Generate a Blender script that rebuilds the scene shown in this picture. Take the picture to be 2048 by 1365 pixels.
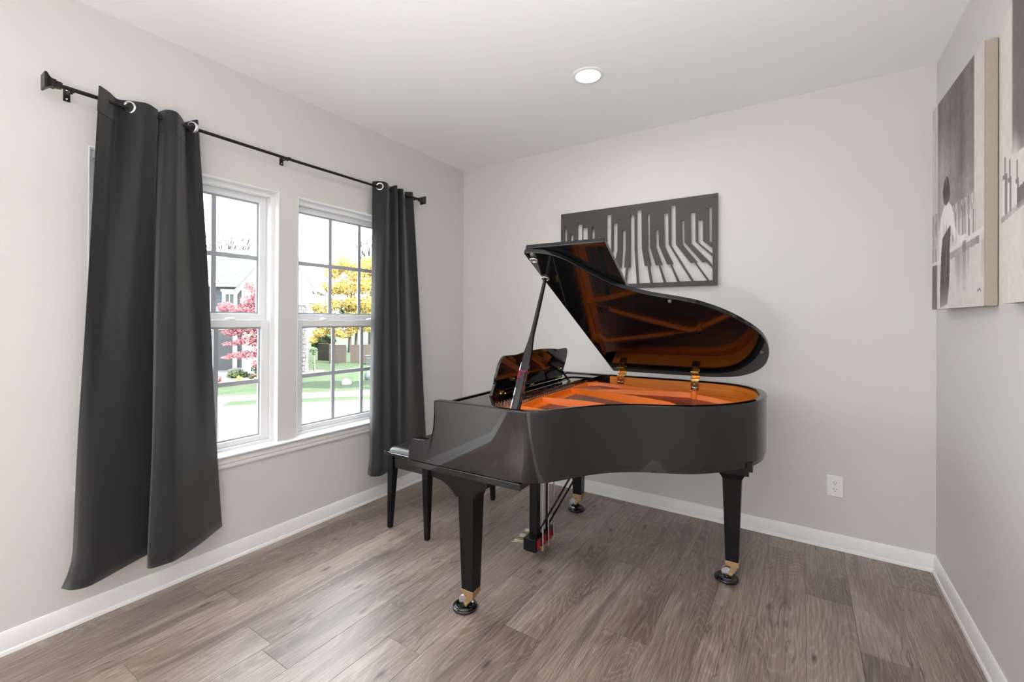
import bpy, bmesh, math, random
from mathutils import Vector, Matrix
import numpy as np

random.seed(7)
PI = math.pi
S = bpy.context.scene
COL = S.collection
for o in list(bpy.data.objects):
    bpy.data.objects.remove(o)

# ---------------------------------------------------------------- camera
YAW, PIT, ROLL = 0.577865, 0.0028407, 0.0048886
fw = Vector((-math.sin(YAW) * math.cos(PIT), math.cos(YAW) * math.cos(PIT), math.sin(PIT)))
rt = Vector((math.cos(YAW), math.sin(YAW), 0))
up = rt.cross(fw)
r2 = math.cos(ROLL) * rt + math.sin(ROLL) * up
u2 = math.cos(ROLL) * up - math.sin(ROLL) * rt
cam = bpy.data.cameras.new('camera')
cam.sensor_width = 36
cam.lens = 891.21 * 36 / 2048
cam.shift_y = (636.08 - 682.5) / 2048
cam.clip_start = 0.02
cam.clip_end = 300
camo = bpy.data.objects.new('camera', cam)
COL.objects.link(camo)
M = Matrix((r2, u2, -fw)).transposed().to_4x4()
M.translation = Vector((2.67163, -3.25749, 1.34948))
camo.matrix_world = M
S.camera = camo

# ---------------------------------------------------------------- world, sun, lamps, exposure
S.view_settings.view_transform = 'Standard'
S.view_settings.look = 'None'
S.view_settings.gamma = 1.0
S.view_settings.use_curve_mapping = False
S.view_settings.exposure = -0.06
S.cycles.use_denoising = True
S.cycles.max_bounces = 10
S.cycles.diffuse_bounces = 6
S.cycles.glossy_bounces = 5
S.cycles.transparent_max_bounces = 16
S.cycles.sample_clamp_indirect = 6.0

SKY = 14.0
W_ = bpy.data.worlds.new('sky')
S.world = W_
W_.use_nodes = True
bg = W_.node_tree.nodes['Background']
bg.inputs['Color'].default_value = (0.93, 0.97, 1.0, 1)
bg.inputs['Strength'].default_value = SKY


def light(name, kind, loc, energy, color=(1, 1, 1), size=None, target=None, parent=None, **kw):
    l = bpy.data.lights.new(name, kind)
    l.energy = energy
    l.color = color
    for k, v in kw.items():
        setattr(l, k, v)
    if size is not None and kind == 'AREA':
        l.size = size
    o = bpy.data.objects.new(name, l)
    COL.objects.link(o)
    o.location = loc
    if target is not None:
        d = Vector(target) - Vector(loc)
        o.rotation_euler = d.to_track_quat('-Z', 'Y').to_euler()
    if parent:
        o.parent = parent
    return o


sun = light('sun', 'SUN', (20, 12, 30), 55.0, (1.0, 0.94, 0.85), target=(-6, 6, 0))
sun.data.angle = math.radians(0.6)
LAMP_W = 6.0
# unseen fill lights added behind the camera, bounced off ceiling and walls
FILL_A = light('bounce_fill', 'AREA', (2.20, -3.40, 1.15), 50.0, (0.95, 0.98, 1.0), size=0.30, target=(2.55, -3.30, 2.1))
FILL_B = light('bounce_fill', 'AREA', (1.9, -3.7, 1.1), 235.0, (0.955, 0.98, 1.0), size=0.30, target=(0.8, -7.0, 0.75))

H, WX, YF = 2.74, 3.275, -7.0

# ---------------------------------------------------------------- material helpers


def new_mat(name):
    m = bpy.data.materials.new(name)
    m.use_nodes = True
    return m, m.node_tree, m.node_tree.nodes['Principled BSDF']


def mat(name, color, rough=0.5, metal=0.0, spec=0.5, ior=None, coat=0.0, sheen=0.0, bump=None, var=None, emit=None):
    """procedural surface: base colour with a little noise, optional fine bump (scale, strength)"""
    m, nt, p = new_mat(name)
    p.inputs['Base Color'].default_value = (*color, 1)
    p.inputs['Roughness'].default_value = rough
    p.inputs['Metallic'].default_value = metal
    p.inputs['Specular IOR Level'].default_value = spec
    if ior:
        p.inputs['IOR'].default_value = ior
    p.inputs['Coat Weight'].default_value = coat
    p.inputs['Sheen Weight'].default_value = sheen
    if emit:
        p.inputs['Emission Color'].default_value = (*emit[0], 1)
        p.inputs['Emission Strength'].default_value = emit[1]
    N, L = nt.nodes, nt.links
    if var or bump:
        tc = N.new('ShaderNodeTexCoord')
    if var:
        sc, amt = var
        nz = N.new('ShaderNodeTexNoise')
        nz.inputs['Scale'].default_value = sc
        nz.inputs['Detail'].default_value = 4
        mx = N.new('ShaderNodeMix')
        mx.data_type = 'RGBA'
        mx.inputs['A'].default_value = (*[c * (1 - amt) for c in color], 1)
        mx.inputs['B'].default_value = (*[min(1, c * (1 + amt)) for c in color], 1)
        L.new(tc.outputs['Object'], nz.inputs['Vector'])
        L.new(nz.outputs['Fac'], mx.inputs['Factor'])
        L.new(mx.outputs['Result'], p.inputs['Base Color'])
    if bump:
        sc, st = bump
        nb = N.new('ShaderNodeTexNoise')
        nb.inputs['Scale'].default_value = sc
        nb.inputs['Detail'].default_value = 3
        bp = N.new('ShaderNodeBump')
        bp.inputs['Strength'].default_value = st
        bp.inputs['Distance'].default_value = 0.002
        L.new(tc.outputs['Object'], nb.inputs['Vector'])
        L.new(nb.outputs['Fac'], bp.inputs['Height'])
        L.new(bp.outputs['Normal'], p.inputs['Normal'])
    return m


def grain_mat(name, dark, light_, stretch, rough=0.4, coat=0.0, metal=0.0):
    """straight-grained wood: stretched noise between two browns"""
    m, nt, p = new_mat(name)
    N, L = nt.nodes, nt.links
    tc = N.new('ShaderNodeTexCoord')
    mp = N.new('ShaderNodeMapping')
    mp.inputs['Scale'].default_value = stretch
    nz = N.new('ShaderNodeTexNoise')
    nz.inputs['Scale'].default_value = 1.0
    nz.inputs['Detail'].default_value = 6
    nz.inputs['Distortion'].default_value = 0.4
    cr = N.new('ShaderNodeValToRGB')
    cr.color_ramp.elements[0].position = 0.3
    cr.color_ramp.elements[0].color = (*dark, 1)
    cr.color_ramp.elements[1].position = 0.72
    cr.color_ramp.elements[1].color = (*light_, 1)
    L.new(tc.outputs['Object'], mp.inputs['Vector'])
    L.new(mp.outputs['Vector'], nz.inputs['Vector'])
    L.new(nz.outputs['Fac'], cr.inputs['Fac'])
    L.new(cr.outputs['Color'], p.inputs['Base Color'])
    p.inputs['Roughness'].default_value = rough
    p.inputs['Coat Weight'].default_value = coat
    p.inputs['Metallic'].default_value = metal
    return m


def leaf_mat(name, a, b):
    m, nt, p = new_mat(name)
    N, L = nt.nodes, nt.links
    ge = N.new('ShaderNodeNewGeometry')
    cr = N.new('ShaderNodeValToRGB')
    cr.color_ramp.elements[0].color = (*a, 1)
    cr.color_ramp.elements[1].color = (*b, 1)
    L.new(ge.outputs['Random Per Island'], cr.inputs['Fac'])
    L.new(cr.outputs['Color'], p.inputs['Base Color'])
    p.inputs['Roughness'].default_value = 0.7
    tr = N.new('ShaderNodeBsdfTranslucent')
    L.new(cr.outputs['Color'], tr.inputs['Color'])
    mx = N.new('ShaderNodeMixShader')
    mx.inputs['Fac'].default_value = 0.4
    out = N['Material Output']
    L.new(p.outputs['BSDF'], mx.inputs[1])
    L.new(tr.outputs['BSDF'], mx.inputs[2])
    L.new(mx.outputs['Shader'], out.inputs['Surface'])
    return m


def glass_mat():
    m = bpy.data.materials.new('window_glass')
    m.use_nodes = True
    nt = m.node_tree
    N, L = nt.nodes, nt.links
    N.remove(N['Principled BSDF'])
    t = N.new('ShaderNodeBsdfTransparent')
    t.inputs['Color'].default_value = (0.97, 0.985, 0.98, 1)
    g = N.new('ShaderNodeBsdfGlossy')
    g.inputs['Roughness'].default_value = 0.0
    # Schlick reflectance, the same on both faces of the pane
    f = N.new('ShaderNodeLayerWeight')
    f.inputs['Blend'].default_value = 0.5
    pw = N.new('ShaderNodeMath')
    pw.operation = 'POWER'
    pw.inputs[1].default_value = 5.0
    L.new(f.outputs['Facing'], pw.inputs[0])
    ma = N.new('ShaderNodeMath')
    ma.operation = 'MULTIPLY_ADD'
    ma.inputs[1].default_value = 0.9
    ma.inputs[2].default_value = 0.04
    L.new(pw.outputs[0], ma.inputs[0])
    mx = N.new('ShaderNodeMixShader')
    L.new(ma.outputs[0], mx.inputs['Fac'])
    L.new(t.outputs['BSDF'], mx.inputs[1])
    L.new(g.outputs['BSDF'], mx.inputs[2])
    L.new(mx.outputs['Shader'], N['Material Output'].inputs['Surface'])
    return m


def plank_mat():
    m, nt, p = new_mat('oak_plank')
    N, L = nt.nodes, nt.links

    def math_(op, a=None, b=None, c=None):
        n = N.new('ShaderNodeMath')
        n.operation = op
        for i, v in enumerate((a, b, c)):
            if v is None:
                continue
            if isinstance(v, (int, float)):
                n.inputs[i].default_value = v
            else:
                L.new(v, n.inputs[i])
        return n.outputs[0]

    def ramp(src, stops):
        c = N.new('ShaderNodeValToRGB')
        e = c.color_ramp.elements
        while len(e) < len(stops):
            e.new(0.5)
        for k, (pos, colr) in enumerate(stops):
            e[k].position = pos
            e[k].color = (*colr, 1)
        L.new(src, c.inputs['Fac'])
        return c.outputs['Color']

    def mixc(fac, a, b, mode='MIX'):
        n = N.new('ShaderNodeMix')
        n.data_type = 'RGBA'
        n.blend_type = mode
        for key, v in (('Factor', fac), ('A', a), ('B', b)):
            if isinstance(v, (int, float)):
                n.inputs[key].default_value = v
            elif isinstance(v, tuple):
                n.inputs[key].default_value = (*v, 1)
            else:
                L.new(v, n.inputs[key])
        return n.outputs['Result']

    tc = N.new('ShaderNodeTexCoord')
    oi = N.new('ShaderNodeObjectInfo')
    cmb = N.new('ShaderNodeCombineXYZ')
    L.new(math_('MULTIPLY', oi.outputs['Random'], 37.0), cmb.inputs[0])
    L.new(math_('MULTIPLY', oi.outputs['Random'], 91.0), cmb.inputs[1])
    L.new(math_('MULTIPLY', oi.outputs['Random'], 53.0), cmb.inputs[2])
    add = N.new('ShaderNodeVectorMath')
    add.operation = 'ADD'
    L.new(tc.outputs['Object'], add.inputs[0])
    L.new(cmb.outputs[0], add.inputs[1])

    def noise(scale, detail=4, dist=0.0, src=None):
        mp = N.new('ShaderNodeMapping')
        mp.inputs['Scale'].default_value = scale
        L.new(src or add.outputs[0], mp.inputs['Vector'])
        nz = N.new('ShaderNodeTexNoise')
        nz.inputs['Scale'].default_value = 1
        nz.inputs['Detail'].default_value = detail
        nz.inputs['Distortion'].default_value = dist
        L.new(mp.outputs[0], nz.inputs['Vector'])
        return nz.outputs['Fac']

    broad = noise((3.5, 0.9, 1), 3, 0.6)
    # growth rings: contour lines of a stretched noise
    contour = noise((5.0, 0.75, 1), 1.5, 0.35)
    rings = math_('SINE', math_('MULTIPLY', contour, 230.0))
    rings = math_('MULTIPLY_ADD', rings, 0.5, 0.5)
    rings = math_('POWER', rings, 4.0)
    fine = noise((210, 7.0, 1), 4, 0.3)
    streak = noise((14, 0.6, 1), 4, 0.8)
    base = ramp(broad, [(0.28, (0.142, 0.101, 0.082)), (0.5, (0.240, 0.182, 0.154)), (0.72, (0.335, 0.270, 0.238))])
    base = mixc(math_('MULTIPLY', rings, 0.24), base, (0.46, 0.40, 0.36))
    dk = ramp(streak, [(0.30, (1, 1, 1)), (0.44, (0, 0, 0))])
    base = mixc(math_('MULTIPLY', dk, 0.55), base, (0.085, 0.066, 0.056))
    fn = ramp(fine, [(0.34, (0.62, 0.62, 0.62)), (0.66, (1.34, 1.34, 1.34))])
    base = mixc(0.85, base, fn, 'MULTIPLY')
    # knots
    mpk = N.new('ShaderNodeMapping')
    mpk.inputs['Scale'].default_value = (5.5, 2.0, 1)
    L.new(add.outputs[0], mpk.inputs['Vector'])
    vo = N.new('ShaderNodeTexVoronoi')
    vo.voronoi_dimensions = '2D'
    vo.inputs['Scale'].default_value = 0.62
    L.new(mpk.outputs[0], vo.inputs['Vector'])
    kn = ramp(vo.outputs['Distance'], [(0.015, (1, 1, 1)), (0.05, (0, 0, 0))])
    base = mixc(math_('MULTIPLY', kn, 0.8), base, (0.04, 0.03, 0.024))
    # hairline cracks: thin contours, only where a second noise lets them through
    ck = noise((9.0, 1.3, 1), 3, 0.9)
    ck = math_('ABSOLUTE', math_('SUBTRACT', ck, 0.5))
    ckm = noise((3.0, 1.1, 1), 2, 0.0)
    ckl = ramp(ck, [(0.0, (1, 1, 1)), (0.014, (0, 0, 0))])
    ckk = ramp(ckm, [(0.52, (0, 0, 0)), (0.60, (1, 1, 1))])
    base = mixc(math_('MULTIPLY', math_('MULTIPLY', ckl, ckk), 0.7), base, (0.05, 0.037, 0.03))
    # each board a little lighter or darker than its neighbours
    tone = math_('MULTIPLY_ADD', oi.outputs['Random'], 0.22, 0.90)
    tn = N.new('ShaderNodeCombineXYZ')
    for k in range(3):
        L.new(tone, tn.inputs[k])
    base = mixc(1.0, base, tn.outputs[0], 'MULTIPLY')
    L.new(base, p.inputs['Base Color'])
    ro = math_('MULTIPLY_ADD', fine, 0.16, 0.33)
    L.new(ro, p.inputs['Roughness'])
    p.inputs['Specular IOR Level'].default_value = 1.0
    bp = N.new('ShaderNodeBump')
    bp.inputs['Strength'].default_value = 0.12
    bp.inputs['Distance'].default_value = 0.0004
    hsum = math_('ADD', math_('MULTIPLY', rings, 0.7), fine)
    L.new(hsum, bp.inputs['Height'])
    L.new(bp.outputs['Normal'], p.inputs['Normal'])
    return m


def vcol_mat(name, rough=0.75):
    m, nt, p = new_mat(name)
    N, L = nt.nodes, nt.links
    a = N.new('ShaderNodeAttribute')
    a.attribute_name = 'print'
    L.new(a.outputs['Color'], p.inputs['Base Color'])
    p.inputs['Roughness'].default_value = rough
    tc = N.new('ShaderNodeTexCoord')
    nb = N.new('ShaderNodeTexNoise')
    nb.inputs['Scale'].default_value = 420
    bp = N.new('ShaderNodeBump')
    bp.inputs['Strength'].default_value = 0.25
    bp.inputs['Distance'].default_value = 0.001
    L.new(tc.outputs['Object'], nb.inputs['Vector'])
    L.new(nb.outputs['Fac'], bp.inputs['Height'])
    L.new(bp.outputs['Normal'], p.inputs['Normal'])
    return m


WALL = (0.648, 0.634, 0.616)
mt = dict(
    wall=mat('wall_paint', WALL, 0.6, spec=0.35, var=(1.5, 0.012), bump=(260, 0.10)),
    ceiling=mat('ceiling_paint', (0.90, 0.90, 0.905), 0.9, spec=0.2, bump=(180, 0.12)),
    trim=mat('trim_paint', (0.84, 0.84, 0.84), 0.35, var=(3, 0.01)),
    vinyl=mat('white_vinyl', (0.82, 0.83, 0.84), 0.3, var=(3, 0.01)),
    grille=mat('grey_grille', (0.40, 0.43, 0.47), 0.45, var=(5, 0.03)),
    glass=glass_mat(),
    plank=plank_mat(),
    subfloor=mat('subfloor', (0.03, 0.025, 0.02), 0.9, var=(4, 0.1)),
    lacquer=mat('black_lacquer', (0.006, 0.006, 0.0065), 0.035, spec=0.5, ior=1.56, var=(2, 0.2)),
    legblack=mat('black_leg_lacquer', (0.006, 0.006, 0.0065), 0.20, spec=0.22, bump=(420, 0.12)),
    benchleather=mat('black_leather', (0.012, 0.012, 0.013), 0.32, spec=0.5, bump=(300, 0.25)),
    curtain=mat('black_curtain_cloth', (0.0135, 0.0145, 0.0155), 0.62, spec=0.3, sheen=0.25, bump=(500, 0.3), var=(30, 0.12)),
    rod=mat('bronze_black_rod', (0.022, 0.020, 0.018), 0.38, metal=0.6, var=(20, 0.2)),
    steel=mat('brushed_steel', (0.72, 0.72, 0.73), 0.22, metal=1.0, var=(30, 0.05)),
    brass=mat('polished_brass', (0.86, 0.60, 0.22), 0.16, metal=1.0, var=(20, 0.05)),
    sheenbrass=mat('brass_window_sheen', (0.92, 0.80, 0.58), 0.22, metal=1.0, var=(20, 0.05)),  # brass lightened to paint in the window's reflection on the pedals
    satinbrass=mat('satin_brass', (0.62, 0.44, 0.24), 0.34, metal=1.0, var=(20, 0.05)),
    plate=mat('copper_plate_paint', (0.82, 0.175, 0.012), 0.34, metal=0.0, spec=0.35, var=(14, 0.06), bump=(200, 0.08)),
    rimwood=grain_mat('inner_rim_mahogany', (0.60, 0.155, 0.014), (0.88, 0.28, 0.032), (3, 3, 90), 0.32, coat=0.15),
    board=grain_mat('spruce_soundboard', (0.42, 0.22, 0.07), (0.58, 0.34, 0.13), (3, 60, 3), 0.35, coat=0.3),
    string=mat('steel_string', (0.70, 0.69, 0.66), 0.25, metal=1.0, var=(40, 0.05)),
    copper=mat('copper_wound_string', (0.78, 0.40, 0.33), 0.3, metal=1.0, var=(40, 0.06)),
    felt=mat('red_felt', (0.42, 0.012, 0.02), 0.95, var=(60, 0.2)),
    pinkfelt=mat('crimson_felt', (0.20, 0.006, 0.045), 0.9, var=(60, 0.2)),
    ivory=mat('white_key', (0.80, 0.78, 0.72), 0.25, var=(5, 0.02)),
    ebony=mat('black_key', (0.01, 0.01, 0.01), 0.3, var=(5, 0.1)),
    rubber=mat('grey_rubber', (0.12, 0.12, 0.125), 0.5, var=(30, 0.1)),
    artpanel=mat('charcoal_panel', (0.060, 0.055, 0.053), 0.55, spec=0.4, bump=(150, 0.1), var=(3, 0.06)),
    plastic=mat('white_plastic', (0.84, 0.84, 0.83), 0.32, var=(5, 0.01)),
    slot=mat('outlet_slot_dark', (0.02, 0.02, 0.02), 0.6, var=(5, 0.1)),
    lens=mat('lamp_lens', (0.9, 0.9, 0.9), 0.6, emit=((1.0, 0.98, 0.95), 6.0), var=(5, 0.01)),
    lamptrim=mat('lamp_trim', (0.85, 0.85, 0.85), 0.4, var=(5, 0.01)),
    canvas=vcol_mat('canvas_print'),
    canvasedge=mat('canvas_edge', (0.36, 0.315, 0.265), 0.8, var=(40, 0.08), bump=(300, 0.25)),
    grass=mat('lawn_grass', (0.0225, 0.0335, 0.0190), 0.9, spec=0.1, var=(1.4, 0.35), bump=(60, 0.9)),
    concrete=mat('concrete', (0.1375, 0.1320, 0.1265), 0.85, var=(2, 0.06), bump=(80, 0.2)),
    asphalt=mat('pale_street', (0.1155, 0.1155, 0.1166), 0.85, var=(0.9, 0.05), bump=(120, 0.2)),
    mulch=mat('mulch', (0.0468, 0.0363, 0.0297), 0.95, var=(9, 0.5), bump=(40, 0.8)),
    siding=mat('blue_grey_siding', (0.0341, 0.0451, 0.0539), 0.7, var=(3, 0.05)),
    housewhite=mat('house_white_trim', (0.4000, 0.4000, 0.4000), 0.6, var=(3, 0.02)),
    darkopening=mat('dark_opening', (0.0248, 0.0275, 0.0303), 0.6, var=(3, 0.08)),  # dark tone for shade in the porch opening; louvers share it
    shingle=mat('blue_grey_shingle', (0.044, 0.052, 0.056), 0.9, var=(5, 0.22), bump=(30, 0.6)),
    stone=mat('stone_veneer', (0.0825, 0.0798, 0.0825), 0.9, var=(7, 0.3), bump=(50, 0.5)),
    fence=mat('brown_fence_board', (0.0275, 0.0198, 0.0165), 0.85, var=(8, 0.2)),
    fencepale=mat('pale_fence_board', (0.0660, 0.0605, 0.0495), 0.85, var=(8, 0.12)),  # paler than the brown boards
    acgrey=mat('grey_metal_cabinet', (0.0275, 0.0319, 0.0341), 0.5, var=(6, 0.08)),
    bark=mat('tree_bark', (0.0165, 0.0138, 0.0121), 0.95, var=(12, 0.3), bump=(40, 0.6)),
    palebark=mat('pale_sapling_bark', (0.0880, 0.0935, 0.0715), 0.9, var=(12, 0.2)),
    rock=mat('pale_rock', (0.1860, 0.1830, 0.1800), 0.9, var=(10, 0.15), bump=(30, 0.6)),
    redleaf=leaf_mat('red_maple_leaf', (0.17, 0.024, 0.046), (0.34, 0.16, 0.17)),
    yellowleaf=leaf_mat('yellow_leaf', (0.31, 0.20, 0.024), (0.50, 0.41, 0.15)),
    greenleaf=leaf_mat('green_leaf', (0.018, 0.045, 0.018), (0.10, 0.13, 0.05)),
    brownleaf=leaf_mat('dry_leaf', (0.045, 0.034, 0.022), (0.12, 0.09, 0.06)),
    exteriorwall=mat('own_house_wall', (0.5, 0.5, 0.5), 0.8, var=(2, 0.03)),
)

# ---------------------------------------------------------------- mesh helpers


class MB:
    def __init__(self):
        self.v, self.f = [], []

    def add(self, vs, fs):
        n = len(self.v)
        self.v += [tuple(p) for p in vs]
        self.f += [tuple(i + n for i in f) for f in fs]
        return self

    def box(self, x0, x1, y0, y1, z0, z1):
        vs = [(x, y, z) for z in (z0, z1) for y in (y0, y1) for x in (x0, x1)]
        return self.add(vs, [(0, 2, 3, 1), (4, 5, 7, 6), (0, 1, 5, 4), (2, 6, 7, 3), (0, 4, 6, 2), (1, 3, 7, 5)])

    def frustum(self, r0, z0, r1, z1):
        """r = (x0,x1,y0,y1) rectangles at two heights"""
        vs = []
        for r, z in ((r0, z0), (r1, z1)):
            vs += [(r[0], r[2], z), (r[1], r[2], z), (r[0], r[3], z), (r[1], r[3], z)]
        return self.add(vs, [(0, 2, 3, 1), (4, 5, 7, 6), (0, 1, 5, 4), (2, 6, 7, 3), (0, 4, 6, 2), (1, 3, 7, 5)])

    def prism(self, poly, fn, a, b):
        """extrude a 2-D polygon; fn(p, q, h) -> xyz; caps included"""
        n = len(poly)
        vs = [fn(p[0], p[1], a) for p in poly] + [fn(p[0], p[1], b) for p in poly]
        fs = [tuple(range(n)), tuple(range(2 * n - 1, n - 1, -1))]
        for i in range(n):
            j = (i + 1) % n
            fs.append((i, i + n, j + n, j))
        return self.add(vs, fs)

    def loft(self, rings, close=True, cap0=True, cap1=True, endless=False):
        n = len(rings[0])
        vs = [p for r in rings for p in r]
        fs = []
        m = len(rings)
        for k in range(m if endless else m - 1):
            k2 = (k + 1) % m
            for i in range(n if close else n - 1):
                j = (i + 1) % n
                fs.append((k * n + i, k * n + j, k2 * n + j, k2 * n + i))
        if close and not endless:
            if cap0:
                fs.append(tuple(range(n - 1, -1, -1)))
            if cap1:
                fs.append(tuple((m - 1) * n + i for i in range(n)))
        return self.add(vs, fs)

    def tube(self, pts, rad, seg=10, sq=None):
        pts = [Vector(p) for p in pts]
        rings = []
        n = len(pts)
        prev = None
        for i, p in enumerate(pts):
            t = (pts[min(i + 1, n - 1)] - pts[max(i - 1, 0)]).normalized()
            ref = Vector((0, 0, 1)) if abs(t.z) < 0.95 else Vector((1, 0, 0))
            a = t.cross(ref).normalized() if prev is None else (prev - t * prev.dot(t)).normalized()
            prev = a
            b = t.cross(a)
            r = rad[i] if isinstance(rad, (list, tuple)) else rad
            rings.append([p + r * (math.cos(2 * PI * k / seg) * a + math.sin(2 * PI * k / seg) * b) for k in range(seg)])
        return self.loft(rings)

    def lathe(self, prof, c=(0, 0, 0), seg=24, axis='z'):
        rings = []
        for r, h in prof:
            ring = []
            for k in range(seg):
                a = 2 * PI * k / seg
                x, y = r * math.cos(a), r * math.sin(a)
                q = {'z': (x, y, h), 'y': (x, h, y), 'x': (h, x, y)}[axis]
                ring.append((c[0] + q[0], c[1] + q[1], c[2] + q[2]))
            rings.append(ring)
        return self.loft(rings)

    def torus(self, c, n, R, r, seg=28, sec=10, flat=1.0):
        n = Vector(n).normalized()
        ref = Vector((0, 0, 1)) if abs(n.z) < 0.9 else Vector((1, 0, 0))
        a = n.cross(ref).normalized()
        b = n.cross(a)
        c = Vector(c)
        rings = []
        for i in range(seg):
            t = 2 * PI * i / seg
            d = math.cos(t) * a + math.sin(t) * b
            rings.append([c + d * (R + r * math.cos(2 * PI * k / sec)) + n * r * flat * math.sin(2 * PI * k / sec) for k in range(sec)])
        return self.loft(rings, endless=True)

    def mesh(self, name):
        me = bpy.data.meshes.new(name)
        me.from_pydata(self.v, [], self.f)
        bm = bmesh.new()
        bm.from_mesh(me)
        bmesh.ops.recalc_face_normals(bm, faces=bm.faces)
        bm.to_mesh(me)
        bm.free()
        return me


def link(name, me, m=None, parent=None, smooth=None, bevel=None, loc=None):
    if m is not None and not me.materials:
        me.materials.append(mt[m] if isinstance(m, str) else m)
    if smooth is not None:
        me.shade_smooth()
        me.set_sharp_from_angle(angle=math.radians(smooth))
    o = bpy.data.objects.new(name, me)
    COL.objects.link(o)
    if parent:
        o.parent = parent
    if loc:
        o.location = loc
    if bevel:
        b = o.modifiers.new('bevel', 'BEVEL')
        b.width = bevel
        b.segments = 2
        b.limit_method = 'ANGLE'
        b.angle_limit = math.radians(35)
    return o


def part(name, mb, m, parent=None, **kw):
    return link(name, mb.mesh(name), m, parent, **kw)


def tag(o, label=None, cat=None, group=None, kind=None):
    for k, v in (('label', label), ('category', cat), ('group', group), ('kind', kind)):
        if v:
            o[k] = v
    return o


def empty(name, loc=(0, 0, 0), rz=0.0):
    o = bpy.data.objects.new(name, None)
    o.empty_display_size = 0.1
    COL.objects.link(o)
    o.location = loc
    o.rotation_euler = (0, 0, rz)
    return o


def copy_tree(o, parent=None):
    c = o.copy()
    COL.objects.link(c)
    c.parent = parent
    for ch in list(o.children):
        copy_tree(ch, c)
    return c


def catmull(pts, n=8, closed=False):
    P = [Vector(p) for p in pts]
    out = []
    m = len(P)
    rng = range(m) if closed else range(m - 1)
    for i in rng:
        p0 = P[(i - 1) % m] if closed or i > 0 else P[0] * 2 - P[1]
        p1, p2 = P[i], P[(i + 1) % m]
        p3 = P[(i + 2) % m] if closed or i + 2 < m else P[-1] * 2 - P[-2]
        for k in range(n):
            t = k / n
            out.append(0.5 * ((2 * p1) + (-p0 + p2) * t + (2 * p0 - 5 * p1 + 4 * p2 - p3) * t * t + (-p0 + 3 * p1 - 3 * p2 + p3) * t ** 3))
    if not closed:
        out.append(P[-1])
    return out


# ================================================================ THE ROOM
W1, W2, WZ0, WZ1 = (-2.628, -1.762), (-1.642, -0.776), 0.592, 2.116   # window openings in the left wall
WT = 0.15


def wall_with_holes(name, axis, pos, thick, a0, a1, holes, z0=0.0, z1=H):
    """wall made of blocks round its openings; pos = inner face, thick signed outwards"""
    mb = MB()
    cuts = sorted(set([a0, a1] + [v for h in holes for v in h[:2]]))

    def blk(s0, s1, q0, q1):
        p0, p1 = sorted((pos, pos + thick))
        if axis == 'x':
            mb.box(p0, p1, s0, s1, q0, q1)
        else:
            mb.box(s0, s1, p0, p1, q0, q1)
    for s0, s1 in zip(cuts[:-1], cuts[1:]):
        hs = [h for h in holes if h[0] <= s0 + 1e-6 and h[1] >= s1 - 1e-6]
        if not hs:
            blk(s0, s1, z0, z1)
        else:
            h = hs[0]
            if h[2] > z0:
                blk(s0, s1, z0, h[2])
            if h[3] < z1:
                blk(s0, s1, h[3], z1)
    o = part(name, mb, 'wall')
    return tag(o, kind='structure')


wall_with_holes('wall_left', 'x', 0.0, -WT, YF, 0.0, [(*W1, WZ0, WZ1), (*W2, WZ0, WZ1)])
wall_with_holes('wall_back', 'y', 0.0, 0.15, -WT, WX + 0.15, [])
wall_with_holes('wall_right', 'x', WX, 0.15, YF, 0.0, [])
wall_with_holes('wall_front', 'y', YF, -0.15, -WT, WX + 0.15, [])
tag(part('ceiling', MB().box(-WT, WX + 0.15, YF - 0.15, 0.15, H, H + 0.18), 'ceiling'), kind='structure')
floor = tag(part('floor', MB().box(-WT, WX + 0.15, YF - 0.15, 0.15, -0.18, -0.012), 'subfloor'), kind='structure')

# floor planks, each its own piece, running away from the camera towards the back wall
PWD, PLN = 0.1855, 1.22
known = {-11: -2.25, -8: -2.25, -6: -1.796, -4: -1.295, -1: -1.40, 4: -0.954}
plank_meshes = {}


def plank_mesh(w, l):
    key = (round(w, 4), round(l, 4))
    if key not in plank_meshes:
        g, c = 0.0004, 0.0009
        a, b = w / 2 - g, l / 2 - g
        plank_meshes[key] = MB().loft([
            [(-a, -b, -0.012), (a, -b, -0.012), (a, b, -0.012), (-a, b, -0.012)],
            [(-a, -b, -c * 0.6), (a, -b, -c * 0.6), (a, b, -c * 0.6), (-a, b, -c * 0.6)],
            [(-a + c, -b + c, 0), (a - c, -b + c, 0), (a - c, b - c, 0), (-a + c, b - c, 0)]]).mesh('plank')
        plank_meshes[key].materials.append(mt['plank'])
    return plank_meshes[key]


for k in range(-12, 8):
    x0, x1 = 2.131 + PWD * k, 2.131 + PWD * (k + 1)
    x0, x1 = max(x0, 0.002), min(x1, WX - 0.002)
    if x1 - x0 < 0.02:
        continue
    off = known.get(k, -((k * 0.443 + 0.31) % 1.22) - 0.2)
    y = off
    while y < -0.002:
        y += PLN
    edges = [0.0]
    while y > YF:
        y -= PLN
        if edges[-1] - y > 0.05:
            edges.append(max(y, YF))
    for e0, e1 in zip(edges[1:], edges[:-1]):
        if e1 - e0 < 0.03:
            continue
        o = link('plank', plank_mesh(x1 - x0, e1 - e0), None, floor)
        o.location = ((x0 + x1) / 2, (e0 + e1) / 2, 0)

# baseboards with a quarter-round shoe
prof = [(0, 0), (0.019, 0), (0.0185, 0.008), (0.0165, 0.014), (0.0125, 0.018), (0.012, 0.066), (0.0095, 0.073), (0.0085, 0.081), (0.004, 0.090), (0, 0.091)]


def baseboard(name, fn, a, b):
    tag(part(name, MB().prism(prof, fn, a, b), 'trim', smooth=25), kind='structure')


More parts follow.
